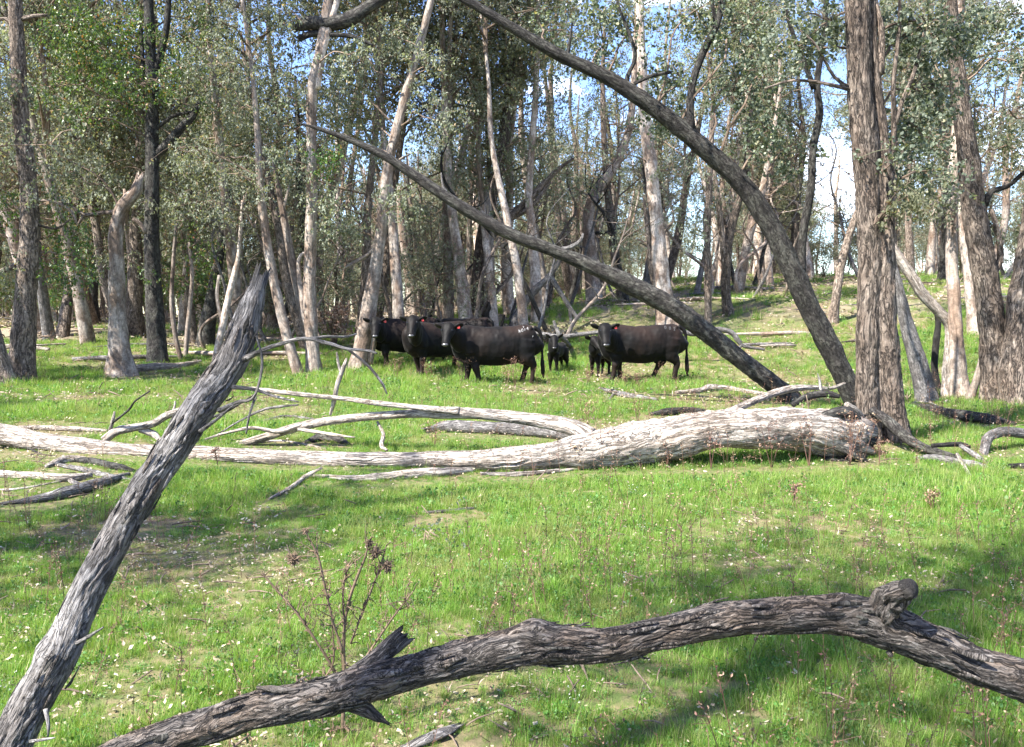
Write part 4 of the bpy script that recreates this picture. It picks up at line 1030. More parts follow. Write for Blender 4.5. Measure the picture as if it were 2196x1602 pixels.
fallen('fallen_log', 'huge bleached log lying right across the view, torn root end at the right', 'log', 'bleached',
       [(1832, 938, 48, 9.33), (1815, 934, 54, 9.3), (1770, 930, 54, 9.15), (1700, 922, 47, 9.0), (1620, 920, 42, 8.85), (1550, 922, 41, 8.8), (1470, 931, 44, 8.78), (1400, 944, 48, 8.8), (1320, 957, 46, 8.7), (1250, 969, 38, 8.62), (1180, 978, 29, 8.55),
        (1100, 984, 28, 8.5), (1000, 987, 22, 8.55), (900, 986, 18, 8.7), (800, 987, 18, 8.75), (700, 987, 19, 8.8), (540, 981, 18, 8.95), (400, 976, 19, 9.2), (300, 971, 20, 9.4), (200, 961, 20, 9.6), (100, 950, 20, 9.8), (0, 931, 23, 10.1), (-150, 905, 25, 10.5), (-400, 890, 26, 11)],
       branches=[
           [(1262, 940, 26, 8.75), (1235, 920, 19, 8.8), (1180, 906, 16, 8.95), (1100, 894, 13, 9.1), (1020, 887, 12, 9.3), (960, 886, 12, 9.45), (860, 888, 9, 9.6), (740, 898, 9, 9.8), (640, 915, 10, 10.0), (560, 940, 9, 10.1), (500, 955, 7, 10.2), (440, 962, 4, 10.3)],
           [(985, 882, 9, 9.35), (940, 878, 7, 9.4), (870, 871, 6, 9.5), (800, 863, 6, 9.6), (740, 855, 5, 9.7), (680, 849, 5, 9.8), (600, 841, 5, 9.9), (550, 834, 4, 10), (508, 831, 3, 10)],
           ['bleached', (708, 890, 3, 9.85), (716, 860, 5, 9.8), (722, 830, 5, 9.75), (732, 800, 5, 9.75), (740, 780, 4, 9.75), (744, 768, 2, 9.75)],
           ['bleached', (732, 800, 4, 9.75), (726, 780, 3, 9.75), (722, 755, 2, 9.75)],
           [(660, 905, 4, 9.95), (600, 925, 5, 9.95), (540, 918, 4, 9.95), (480, 930, 3, 10), (440, 942, 2, 10)],
           [(640, 920, 4, 9.95), (700, 930, 4, 9.8), (760, 938, 2, 9.7)],
           ['dead', (640, 868, 2, 9.9), (600, 872, 3, 9.95), (560, 880, 3, 10), (510, 905, 2, 10.1), (470, 930, 2, 10.2)],
           ['dark', (1842, 940, 44, 9.35), (1828, 937, 53, 9.32), (1806, 935, 57, 9.26), (1786, 933, 54, 9.2), {'name': 'root_end', 'seg': 90, 'step': .02, 'ridge': .16, 'lump': .12, 'jag0': .08, 'jag1': .12, 'cracks': 20}],
           ['bleached', (1545, 892, 9, 9.0), (1590, 872, 8, 9.2), (1640, 850, 8, 9.5), (1690, 835, 8, 9.8), (1740, 831, 6, 10.0), (1780, 833, 4, 10.1), (1812, 822, 3, 10.2)],
           ['bleached', (1560, 885, 4, 9.1), (1620, 862, 4, 9.4), (1660, 848, 2, 9.6)],
           ['dark', (1840, 905, 14, 9.25), (1812, 885, 14, 9.1), (1775, 890, 10, 9.0), (1740, 905, 4, 8.95)],
           ['dark', (1790, 955, 9, 8.95), (1820, 970, 8, 8.9), (1850, 985, 6, 8.9), (1862, 990, 3, 8.9)],
           ['dark', (1770, 985, 8, 9.0), (1800, 992, 8, 8.95), (1830, 984, 5, 9.0)],
           ['bleached', (1815, 868, 7, 9.2), (1838, 882, 7, 9.25), (1856, 905, 4, 9.3)],
           ['dark', (1862, 905, 7, 9.4), (1870, 930, 8, 9.45), (1862, 970, 6, 9.5)],
           ['dark', (1700, 868, 6, 9.35), (1735, 850, 8, 9.45), (1772, 845, 8, 9.5), (1800, 850, 5, 9.5)],
           ['bleached', (1762, 838, 4, 9.5), (1757, 815, 3, 9.5), (1753, 800, 1, 9.5)],
       ], seed=5, seg=130, step=0.02, ridge=0.04, ridge_n=22, cracks=44, lump=0.06, twist=.12, jag0=0.10, wob=0.1, knots=((0.16, 2.2, .14, 1.0), (.24, 2.8, .12, .8)))

# ragged dark splinters round the torn end
biglog = [o for o in COL.objects if o.get('label', '').startswith('huge bleached log')][0]
rs_ = np.random.default_rng(91)
for k in range(22):
    an = k / 22 * 6.283 + rs_.uniform(-.2, .2); rr_ = rs_.uniform(.55, 1.0)
    px0, py0 = 1824 + rs_.uniform(-14, 4), 938 - 50 * rr_ * math.sin(an); dd0 = 9.35 - 50 * 9.35 / F * rr_ * math.cos(an)
    a_ = P(px0, py0, dd0); L_ = rs_.uniform(.08, .26)
    b_ = a_ + np.array([L_, rs_.normal() * .05, rs_.normal() * .05 - .03])
    mb = MB(); tube(mb, [a_ - (b_ - a_) * .6, (a_ + b_) / 2 + rs_.normal(size=3) * .012, b_], [.035, .022, .004], seg=7, step=.03, lump=.3, ridge=.1, seed=k)
    link('splinter', mb.mesh('splinter', [M[['dark', 'charred', 'dark', 'bleached'][k % 4]]], origin=tuple(biglog.location)), biglog)

arch, arch_org = fallen('fallen_branch', 'thick grey-brown bough arching across the foreground with a sawn knob at its right', 'branch', 'arch',
       [(-260, 1880, 46, 2.35), (-60, 1775, 44, 2.38), (100, 1692, 41, 2.4), (200, 1645, 40, 2.42), (350, 1586, 38, 2.44), (450, 1556, 39, 2.45), (540, 1524, 39, 2.45), (620, 1506, 40, 2.45), (700, 1490, 40, 2.45), (800, 1459, 40, 2.45), (900, 1433, 36, 2.46), (1000, 1407, 39, 2.47), (1090, 1388, 41, 2.47), (1180, 1380, 42, 2.48), (1300, 1380, 37, 2.48), (1400, 1361, 34, 2.48),
        (1500, 1338, 36, 2.48), (1600, 1321, 36, 2.48), (1680, 1318, 39, 2.48), (1760, 1317, 41, 2.48), (1830, 1320, 45, 2.48), (1900, 1345, 47, 2.47), (2000, 1383, 43, 2.45), (2100, 1430, 42, 2.43), (2196, 1458, 49, 2.4), (2330, 1530, 50, 2.36), (2480, 1640, 54, 2.3), (2640, 1830, 58, 2.25)],
       branches=[
           ['arch', (1890, 1322, 28, 2.46), (1902, 1298, 29, 2.43), (1917, 1277, 31, 2.40), (1933, 1267, 30, 2.375), (1946, 1263, 26, 2.36), {'name': 'knob', 'seg': 64, 'step': .004, 'lump': .30, 'ridge': .10, 'jag1': .01}],
           ['charred', (1944, 1264, 23, 2.362), (1956, 1260, 21, 2.347), {'name': 'cut_end', 'seg': 24, 'step': .004, 'lump': .14, 'ridge': .03}],
           ['arch', (740, 1462, 22, 2.46), (790, 1430, 24, 2.48), (825, 1398, 22, 2.5), (862, 1366, 21, 2.52), {'name': 'stub', 'seg': 30, 'step': .008, 'jag1': .03}],
           ['arch', (740, 1505, 20, 2.45), (780, 1520, 18, 2.43), (808, 1537, 11, 2.42), (830, 1550, 3, 2.41), {'name': 'stub', 'seg': 24, 'step': .008, 'jag1': .02}],
           [(972, 1436, 7, 2.45), (982, 1450, 5, 2.44), (985, 1457, 2, 2.44), {'name': 'stub', 'seg': 12, 'step': .008}],
           ['arch', (550, 1474, 4, 2.42), (590, 1478, 8, 2.42), (640, 1482, 6, 2.42), {'name': 'splinter', 'step': .01}],
           [(1098, 1425, 6, 2.46), (1106, 1436, 3, 2.46), {'name': 'stub', 'seg': 10, 'step': .008}],
           [(1905, 1395, 8, 2.45), (1912, 1408, 4, 2.44), {'name': 'stub', 'seg': 10, 'step': .008}],
       ], seed=2, seg=150, step=0.008, ridge=0.05, ridge_n=20, cracks=46, lump=0.07, twist=1.1, wob=0.12,
       knots=((0.485, 1.6, .38, 0.9), (0.62, 1.2, .10, .9), (0.30, 3.2, .12, 1.0), (0.74, 1.7, .16, 1.1), (.55, 3.4, .10, .8), (.42, 3.6, .08, .7), (.80, 3.5, .12, .9)))

pole, pole_org = fallen('leaning_pole', 'weathered grey dead trunk leaning up from the bottom left corner to a split tip', 'dead tree', 'dead',
       [(-150, 1880, 46, 2.6), (-60, 1740, 45, 2.68), (20, 1602, 44, 2.76), (72, 1500, 43, 2.82), (132, 1400, 41, 2.88), (176, 1300, 37, 2.94), (232, 1190, 35, 3.0), (294, 1080, 33, 3.06), (361, 980, 34, 3.12), (425, 880, 36, 3.18), (495, 780, 34, 3.25), (522, 710, 30, 3.3), (537, 662, 26, 3.33), (547, 632, 21, 3.35), (553, 612, 15, 3.36)],
       branches=[
           [(525, 770, 7, 3.22), (560, 752, 5, 3.15), (600, 738, 4.5, 3.1), (650, 726, 4, 3.05), (700, 735, 4, 3.0), (745, 748, 3.5, 2.96), (790, 752, 3, 2.9), (808, 758, 2, 2.88)],
           [(655, 727, 4, 3.05), (700, 722, 3, 3.1), (740, 722, 2.5, 3.15), (765, 716, 1.5, 3.2)],
           [(745, 748, 3, 2.96), (790, 785, 3, 2.93), (818, 820, 3, 2.9), (830, 845, 1.5, 2.9)],
           [(500, 830, 5, 3.15), (545, 835, 4, 3.1), (590, 850, 3, 3.05), (640, 862, 1.5, 3.0)],
           [(470, 880, 6, 3.1), (510, 862, 4, 3.05), (545, 850, 3, 3.0), (562, 780, 3, 3.0), (550, 720, 2, 3.0)],
           [(548, 850, 3, 3.02), (535, 890, 2.5, 3.0), (528, 930, 2, 3.0)],
           [(430, 925, 5, 3.1), (470, 895, 3.5, 3.05), (500, 870, 2, 3.0)],
           [(165, 1380, 5, 2.8), (190, 1365, 4, 2.78), (222, 1345, 2, 2.76)],
           [(98, 1520, 5, 2.75), (104, 1555, 4, 2.73), (103, 1580, 2, 2.73)],
           [(65, 1590, 4, 2.72), (95, 1586, 3, 2.7), (118, 1582, 1.5, 2.7)],
       ], seed=8, seg=140, step=0.009, ridge=0.042, ridge_n=22, cracks=30, lump=0.06, twist=.25, wob=0.1, jag1=.09, knots=((.33, 3.6, .25, .9), (.62, 3.5, .1, .7)))

def flakes(thing_o, pts, n, seed, mats):
    rf = np.random.default_rng(seed)
    C = np.array([P(p[0], p[1], p[3]) for p in pts]); R = np.array([p[2] * p[3] / F for p in pts])
    Cs, Rs = spline(C, R, .02); T = unit(np.gradient(Cs, axis=0))
    for k in range(n):
        i = int(rf.integers(4, len(Cs) - 4)); an = rf.uniform(0, 6.283)
        v = unit(rf.normal(size=3)); nrm = unit(v - T[i] * v.dot(T[i]))
        if nrm[1] > .5: nrm = nrm * np.array([1, -1, 1]); nrm = unit(nrm - T[i] * nrm.dot(T[i]))
        L_ = rf.uniform(.03, .11); sgn = 1 if rf.uniform() < .5 else -1
        a_ = Cs[i] + nrm * Rs[i] * .97; b_ = a_ + T[i] * L_ * sgn + nrm * rf.uniform(.002, .016)
        m_ = (a_ + b_) / 2 + nrm * .004
        side = np.cross(T[i], nrm); w = rf.uniform(.004, .011)
        mb = MB(); eloft(mb, [(a_, w * .5, .003), (m_, w, .0032), (b_, w * .35, .0015)], 8, up=nrm)
        link('bark_flake', mb.mesh('bark_flake', [M[mats[k % len(mats)]]], origin=tuple(thing_o.location)), thing_o)
flakes(arch, [(200, 1645, 40, 2.42), (350, 1586, 38, 2.44), (540, 1524, 39, 2.45), (700, 1490, 40, 2.45), (900, 1433, 36, 2.46), (1090, 1388, 41, 2.47), (1300, 1380, 37, 2.48), (1500, 1338, 36, 2.48), (1680, 1318, 39, 2.48), (1830, 1320, 45, 2.48), (2000, 1383, 43, 2.45), (2196, 1458, 49, 2.4)], 90, 5, ['arch', 'dark', 'arch'])
flakes(pole, [(20, 1602, 47, 2.76), (132, 1400, 43, 2.88), (232, 1190, 35, 3.0), (361, 980, 34, 3.12), (495, 780, 34, 3.25), (537, 662, 26, 3.33)], 60, 6, ['dead', 'arch', 'dark'])
FT = 'fallen timber around the big bleached log'
fallen('fallen_log', 'short grey log lying in the grass directly behind the big bleached log', 'log', 'dead', [(925, 922, 8), (960, 916, 14), (1050, 918, 15), (1140, 924, 15), (1230, 934, 14)], seed=21, wob=.2, seg=28, jag0=.1)
for k, (nm, lb, bk, pts) in enumerate([
    ('stick', 'thin dark stick slanting over the grass just right of the leaning pole', 'dark', [(430, 905, 3, 9.7), (480, 885, 3, 9.7), (520, 862, 2, 9.7), (545, 846, 1.5, 9.7)]),
    ('stick', 'pale forked twig lying between the big log and its long branch', 'bleached', [(545, 950, 3), (600, 946, 3), (650, 952, 2.5), (700, 962, 2)]),
    ('stick', 'grey stick lying behind the long branch of the big log', 'dead', [(560, 905, 3), (610, 893, 4), (650, 896, 3), (700, 905, 2)]),
    ('bark_slab', 'dark hump of bark under the long branch of the big log', 'dark', [(655, 948, 4), (690, 938, 11), (725, 942, 9), (750, 952, 3)]),
    ('stick', 'pale bark piece standing crosswise in the grass behind the middle of the big log', 'bleached', [(810, 905, 3, 9.8), (822, 930, 4, 9.5), (818, 955, 5, 9.2), (830, 965, 3, 9.1)]),
    ('stick', 'slim pale stick leaning on the left end of the big log', 'bleached', [(385, 1000, 3, 9.0), (340, 985, 3, 9.2), (300, 968, 2.5, 9.4), (250, 950, 2, 9.5)]),
    ('stick', 'dark crooked stick at the left edge below the big log', 'dark', [(60, 960, 2, 9.7), (95, 978, 3, 9.5), (130, 1000, 3, 9.2), (190, 1012, 2, 9.1)]),
    ('fallen_branch', 'pale weathered branch lying flat below the left part of the big log', 'dead', [(290, 1030, 3), (240, 1022, 6), (180, 1008, 6), (120, 996, 4)])]):
    fallen(nm, lb, 'stick' if nm == 'stick' else ('bark' if nm == 'bark_slab' else 'branch'), bk, pts, seed=70 + k, seg=12, lump=.12)
fallen('fallen_branch', 'crooked pale branch forking up from behind the left part of the big log', 'branch', 'bleached',
       [(222, 945, 9, 9.9), (250, 925, 10, 9.95), (290, 917, 9, 10), (330, 908, 8, 10), (360, 890, 8, 10), (400, 875, 7, 10), (450, 845, 5, 10.1)],
       branches=[[(300, 920, 7, 10), (330, 930, 8, 10), (345, 945, 5, 9.9)], [(236, 925, 4, 9.95), (243, 900, 4, 9.9), (246, 882, 2, 9.9)], ['dark', (240, 908, 2.5, 9.9), (275, 880, 2.5, 9.85), (290, 860, 2, 9.8), (322, 838, 1.5, 9.8)], [(368, 888, 3, 10), (374, 875, 3, 10), (376, 860, 2, 10)]], seed=22)
fallen('fallen_branch', 'long thin pinkish branch flat in the grass behind the left end of the big log', 'branch', 'bleached', [(40, 918, 5), (100, 918, 6), (170, 921, 6), (230, 924, 4)], seed=23)
fallen('broken_limb', 'curved slab of dark hollow wood in the grass below the left end of the log', 'branch', 'dead', [(30, 1078, 5), (90, 1070, 10), (140, 1058, 13), (190, 1045, 13), (230, 1032, 10), (276, 1017, 5)], seed=24, ridge=.12, seg=28, jag0=.1)
fallen('fallen_branch', 'straight grey branch entering from the left edge just below the big log', 'branch', 'bleached', [(-60, 1005, 10), (0, 1016, 9), (70, 1021, 9), (140, 1026, 9), (195, 1020, 7)],
       branches=[[(138, 1022, 5), (165, 1038, 6), (190, 1040, 4)], [(100, 1000, 6), (140, 985, 9), (180, 985, 7), (230, 1000, 4)]], seed=25, seg=24)
fallen('stick', 'thin pale stick lying under the straight grey branch at the left edge', 'stick', 'bleached', [(-20, 1052, 4), (30, 1050, 4), (70, 1044, 3), (130, 1032, 3)], seed=26, seg=10)
fallen('bark_slab', 'dark bark slab lying under the big log left of the leaning pole', 'bark', 'dark', [(150, 985, 5), (200, 990, 9), (250, 1000, 9), (290, 1010, 4)], seed=27, ridge=.12)
fallen('stick', 'straight pale stick poking up out of the grass below the middle of the big log', 'stick', 'bleached', [(578, 1070, 4), (620, 1048, 5), (655, 1022, 5, 8.0), (690, 1003, 3, 8.0)], seed=28, seg=12)
fallen('broken_limb', 'flat bleached slab of wood lying in front of the big log at its middle', 'branch', 'bleached', [(690, 1022, 6), (760, 1026, 8), (830, 1022, 11), (900, 1015, 12), (960, 1012, 10), (1018, 1008, 5)], seed=29, ridge=.1, seg=28, jag0=.1, jag1=.1)
fallen('bark_slab', 'thin peeling bark lying along the front of the big log right of the bleached slab', 'bark', 'bleached', [(1030, 1016, 4), (1100, 1018, 6), (1180, 1012, 5), (1240, 1006, 3)], seed=30)
fallen('stick', 'rough flaky stick lying alone in the bright grass at the centre', 'stick', 'dead', [(905, 1100, 3), (950, 1097, 4), (1000, 1092, 4), (1022, 1090, 2)], seed=31, seg=10)
fallen('fallen_branch', 'small grey forked branch lying in shaded grass below the right-hand cow', 'branch', 'dead', [(1286, 832, 3), (1320, 842, 6), (1350, 849, 6), (1400, 855, 4), (1412, 858, 2)], branches=[[(1318, 842, 3), (1300, 862, 3), (1262, 868, 2)]], seed=32, seg=14, lump=.12)
fallen('fallen_branch', 'pale knobbly branch lying in the grass under the long dead leaning trunk', 'branch', 'bleached', [(1450, 842, 4), (1500, 838, 6), (1525, 832, 9), (1570, 835, 6), (1620, 842, 5), (1680, 850, 4)], seed=33, seg=14, lump=.14)
fallen('fallen_log', 'dark mound-shaped log seen over the top of the big log', 'log', 'dark', [(1395, 888, 4), (1430, 884, 9), (1480, 882, 9), (1530, 886, 5)], seed=34)
fallen('fallen_branch', 'curved pale branch arching in from the right edge at log height', 'branch', 'dead', [(2230, 935, 11, 9.8), (2196, 930, 11, 9.8), (2150, 926, 11, 9.7), (2120, 938, 11, 9.6), (2112, 960, 10, 9.5), (2108, 990, 8, 9.3)], seed=35, seg=24)
fallen('fallen_branch', 'dark forked branch sloping down from the foot of the two-stemmed gum to the right', 'branch', 'dark',
       [(1868, 878, 9, 10.1), (1905, 905, 12, 9.9), (1945, 940, 12, 9.6), (1985, 962, 10, 9.3), (2050, 980, 6, 9.0)],
       branches=[['dead', (1960, 984, 5, 9.0), (2000, 982, 8, 8.9), (2050, 992, 10, 8.75), (2100, 1005, 14, 8.6), (2128, 1018, 10, 8.5)], ['dead', (2128, 1016, 11, 8.5), (2085, 1050, 9, 8.2), (2050, 1080, 14, 7.8), (2030, 1120, 10, 7.3)],
                 ['bleached', (2052, 975, 4, 8.9), (2080, 1020, 5, 8.2), (2110, 1070, 5, 7.6), (2150, 1128, 3, 7.1)], [(2000, 955, 5, 9.2), (2060, 952, 6, 9.3), (2080, 960, 4, 9.3)], ['dead', (2060, 955, 5, 9.2), (2090, 975, 6, 9.0), (2130, 1005, 6, 8.7)]], seed=36, seg=28, ridge=.1)
fallen('fallen_log', 'dark bark-covered log half buried in grass right of the two-stemmed gum', 'log', 'dark', [(1955, 868, 5), (2010, 882, 12), (2070, 893, 14), (2120, 900, 12), (2180, 910, 5)], seed=37, ridge=.12, seg=28)
fallen('bark_slab', 'dark chunk of bark lying in the grass at the right edge', 'bark', 'dark', [(2160, 1000, 6), (2196, 1000, 8), (2230, 1004, 8)], seed=38)
fallen('stick', 'thin orange stick arching beside the foot of the two-stemmed gum on its right', 'stick', 'bleached', [(1948, 864, 2), (1985, 862, 2.5), (2010, 870, 2)], seed=39, seg=8)
fallen('fallen_log', 'pale log with a dark hollow end lying by the white-barked gum', 'log', 'bleached', [(285, 790, 9), (330, 786, 9), (380, 784, 7), (430, 775, 4)], seed=40, seg=16)
fallen('fallen_branch', 'long dark branch lying level across the clearing behind the calves', 'branch', 'dead', [(1148, 714, 5, 23.5), (1200, 722, 5, 23.2), (1250, 716, 5, 23), (1290, 712, 5, 23), (1330, 722, 4, 23)], seed=41, seg=10)
fallen('fallen_branch', 'snaking branch with a pale bent end, right of the right-hand cow behind the leaning trunk', 'branch', 'dead', [(1440, 700, 5, 22), (1485, 715, 6, 22), (1535, 706, 6, 22), (1568, 712, 6, 22), (1584, 730, 6, 22), (1596, 742, 4, 22), (1640, 750, 3, 22)], branches=[[(1590, 738, 4, 22), (1582, 752, 3, 22)]], seed=42, seg=10)
fallen('fallen_branch', 'dead branch leaning up to the left from the leaf heap beside the calf', 'branch', 'dead', [(1222, 742, 5), (1205, 725, 5, 22.6), (1193, 704, 4, 22.5), (1188, 688, 3, 22.5)], seed=43, seg=8)
fallen('fallen_log', 'pale log lying in the grass at the left, behind the foot of the white-barked gum', 'log', 'bleached', [(-20, 740, 3), (60, 742, 3), (140, 738, 3)], seed=44, seg=8)
fallen('bark_slab', 'pale weathered slab of wood in the grass at the bottom edge of the view', 'bark', 'dead', [(860, 1606, 8), (900, 1590, 14), (950, 1570, 14), (990, 1552, 6)], seed=45, seg=20, oval=.4, jag1=.05)

# loose sticks on the shaded floor and the slope
STK = {}
for k in range(5):
    mb = MB(); rnd = np.random.default_rng(400 + k)
    L = 1.6 + .5 * k
    p = np.array([[-L / 2, 0, .05], [-L / 6, rnd.normal() * .12, .07], [L / 6, rnd.normal() * .12, .07], [L / 2, rnd.normal() * .2, .04]])
    tube(mb, p, [.035, .05, .04, .012], seg=8, step=.1, lump=.15, wob=.4, seed=k)
    STK[k] = mb.mesh('stick', [M[['bleached', 'dead', 'smooth', 'dead', 'rough'][k]]])
for k in range(64):
    while True:
        pxk = R2.uniform(-40, 2230); dk = R2.uniform(22.5, 44)
        if pxk > 700 and pxk < 1150 and dk < 27: continue
        if pxk > 1480 or pxk < 700 or R2.uniform() < .25: break
    xk = (pxk - 1098) / F * dk
    o = link('fallen_stick', STK[int(R2.integers(0, 5))], loc=(xk, dk, tz(xk, dk)))
    o.rotation_euler = (0, 0, R2.uniform(-.6, .6) + (math.pi if R2.uniform() < .5 else 0)); s = R2.uniform(.6, 1.5); o.scale = (s, s, s)
    side = 'on the shaded floor behind the left-hand trunks' if pxk < 700 else ('on the bare rise at the right' if pxk > 1480 else 'in the far clearing')
    tag(o, ('long' if s > 1.1 else 'short') + ' ' + dist_word(dk) + ' fallen stick ' + between(pxk), 'stick', 'grey fallen sticks ' + side)

# dead brown bush, heap of dead leaves
def leafy(name, label, cat, px, py, n, rx, rz, kind, size=.07, hz=.5, seed=0, per=60, d=None):
    g = gp(px, py); rnd = np.random.default_rng(seed)
    if d: g = np.array([P(px, py, d)[0], d, tz(P(px, py, d)[0], d)])
    t = thing(name, label, cat, g); mb = MB()
    mt = MB()
    for k in range(n):
        v = rnd.normal(size=3); v = v / np.linalg.norm(v) * rnd.uniform(.2, 1)
        c = np.array([v[0] * rx, v[1] * rx, hz + v[2] * rz]); c[2] = max(c[2], 0.03)
        cluster(mb, c, rnd, n=per, sig=.14, size=size, twigs=0, droop=.3)
        twig(mt, [rnd.normal() * .05, rnd.normal() * .05, 0], c, .012, .004, rnd, mat=0, seg=4, n=4)
    o = link('leaves', mb.mesh('leaves', [M[kind]], smooth_shade=False), t); o['kind'] = 'stuff'
    o = link('stems', mt.mesh('stems', [M['twigs']]), t); o['kind'] = 'stuff'
    return t
leafy('dead_bush', 'orange-brown dead bush between the tall grey gum and the leaning gum left of the cattle', 'bush', 718, 712, 26, .75, .75, 'leaf_dead', seed=1, hz=.9, d=25.5)
leafy('leaf_heap', 'heap of pale dead gum leaves behind the standing calf', 'leaf heap', 1178, 738, 22, .75, .22, 'litter', seed=2, hz=.3)
leafy('dead_bush', 'pale brown dead bush at the far edge of the clearing above the leaf heap', 'bush', 1185, 648, 16, .9, .5, 'leaf_dead', seed=3, hz=.6)
leafy('shrub', 'low brown leafy thicket behind the white-barked gum', 'bush', 185, 690, 26, 2.0, .5, 'leaf_dead', seed=4, hz=.6)
leafy('shrub', 'low green shrub beside the dark stocky trunk', 'bush', 420, 712, 14, .8, .5, 'leaf_green', seed=5, hz=.6)
leafy('shrub', 'grey-green leafy bush on the crest left of the two-stemmed gum', 'bush', 1765, 612, 30, 1.8, .9, 'leaf_grey', seed=6, hz=1.2, d=44)
leafy('weed', 'leafy green weed growing on top of the big log near its root end', 'weed', 1722, 880, 3, .07, .10, 'forb', seed=7, hz=.62, size=.03, per=30, d=9.35)
leafy('weed', 'blue-green leafy weed growing by the foot of the leaning dead trunk', 'weed', 1745, 858, 8, .25, .15, 'leaf_blue', seed=8, hz=.2, size=.04, per=26)

# dry weeds standing in front of the log
def dryweed(px, py, hpx, label, seed, kind='drystalk', n=3, d=None):
    g = gp(px, py); rnd = np.random.default_rng(seed); mb = MB()
    if d: w = P(px, py, d); g = np.array([w[0], d, tz(w[0], d)])
    h = hpx * g[1] / F
    for k in range(n):
        top = np.array([rnd.normal() * h * .18, rnd.normal() * h * .1, h * rnd.uniform(.7, 1)])
        mid = top * .5 + rnd.normal(size=3) * h * .03
        tube(mb, [[0, 0, -.02], mid, top], [.0045, .003, .002], seg=4, step=.08, lump=0)
        for q in range(9):
            t = rnd.uniform(.4, 1); b = (mid * (1 - (2 * t - 1)) + top * (2 * t - 1)) if t > .5 else mid * t * 2
            e = b + np.array([rnd.normal() * h * .12, rnd.normal() * h * .08, h * rnd.uniform(.03, .14)])
            tube(mb, [b, e], [.002, .0015], seg=3, step=.06, lump=0)
            leaves(mb, e + rnd.normal(size=(5, 3)) * .012, .018, rnd, droop=-.2, wide=.35)
    o = link('dry_weed', mb.mesh('dry_weed', [M[kind]], smooth_shade=False), loc=g)
    tag(o, label, 'weed')
for k, (px, py, h, lb) in enumerate([
        (1304, 1008, 95, 'reddish dry weed standing in front of the big log below its branch fork'), (1242, 1010, 70, 'thin pale dry weed in front of the big log, left of the reddish one'),
        (1375, 1006, 70, 'dry weed leaning over the lit face of the big log, second from its branch fork'), (1430, 1004, 60, 'short reddish weed in the shade under the big log'),
        (1525, 1006, 95, 'slanting dry weed before the arched underside of the big log'), (1655, 1004, 110, 'tall thin reddish weed in front of the thick part of the big log'),
        (1735, 1000, 110, 'tall pair of dry weed stalks before the root end of the big log'), (1822, 998, 125, 'tallest orange-brown weed with a dense head against the torn root end'),
        (1850, 990, 90, 'reddish weed between the root end and the two-stemmed gum'), (1885, 1000, 60, 'dry weed in the grass at the foot of the two-stemmed gum'),
        (1700, 1085, 60, 'dry weed with a pale base standing in the bright grass at the right'), (1260, 912, 60, 'pale feathery weed showing above the big log at its branch fork'),
        (930, 960, 60, 'drooping straw-coloured weed at the left end of the short grey log'), (1370, 915, 70, 'straw-coloured weed rising behind the big log'),
        (2000, 1100, 60, 'brown weed in long grass below the dark forked branch'), (470, 1010, 50, 'brown weed in front of the big log right of the leaning pole')]):
    dryweed(px, py, h, lb, 500 + k, n=4 if k == 7 else 3)
for k, (px, py, h, lb) in enumerate([(988, 826, 62, 'brown dry weed before the chest of the front cow'), (1085, 828, 48, 'brown dry weed under the belly of the front cow'), (1104, 830, 66, 'brown dry weed before the hind leg of the front cow'),
        (918, 822, 48, 'dry weed before the forelegs of the second cow'), (850, 818, 56, 'dry weed before the flank of the leftmost cow'), (1340, 832, 40, 'low brown weed before the forelegs of the right-hand cow'), (1372, 834, 38, 'low brown weed under the belly of the right-hand cow'), (1262, 822, 34, 'small green-brown weed before the calf beside the right-hand cow')]):
    dryweed(px, py, h, lb, 560 + k, n=5)

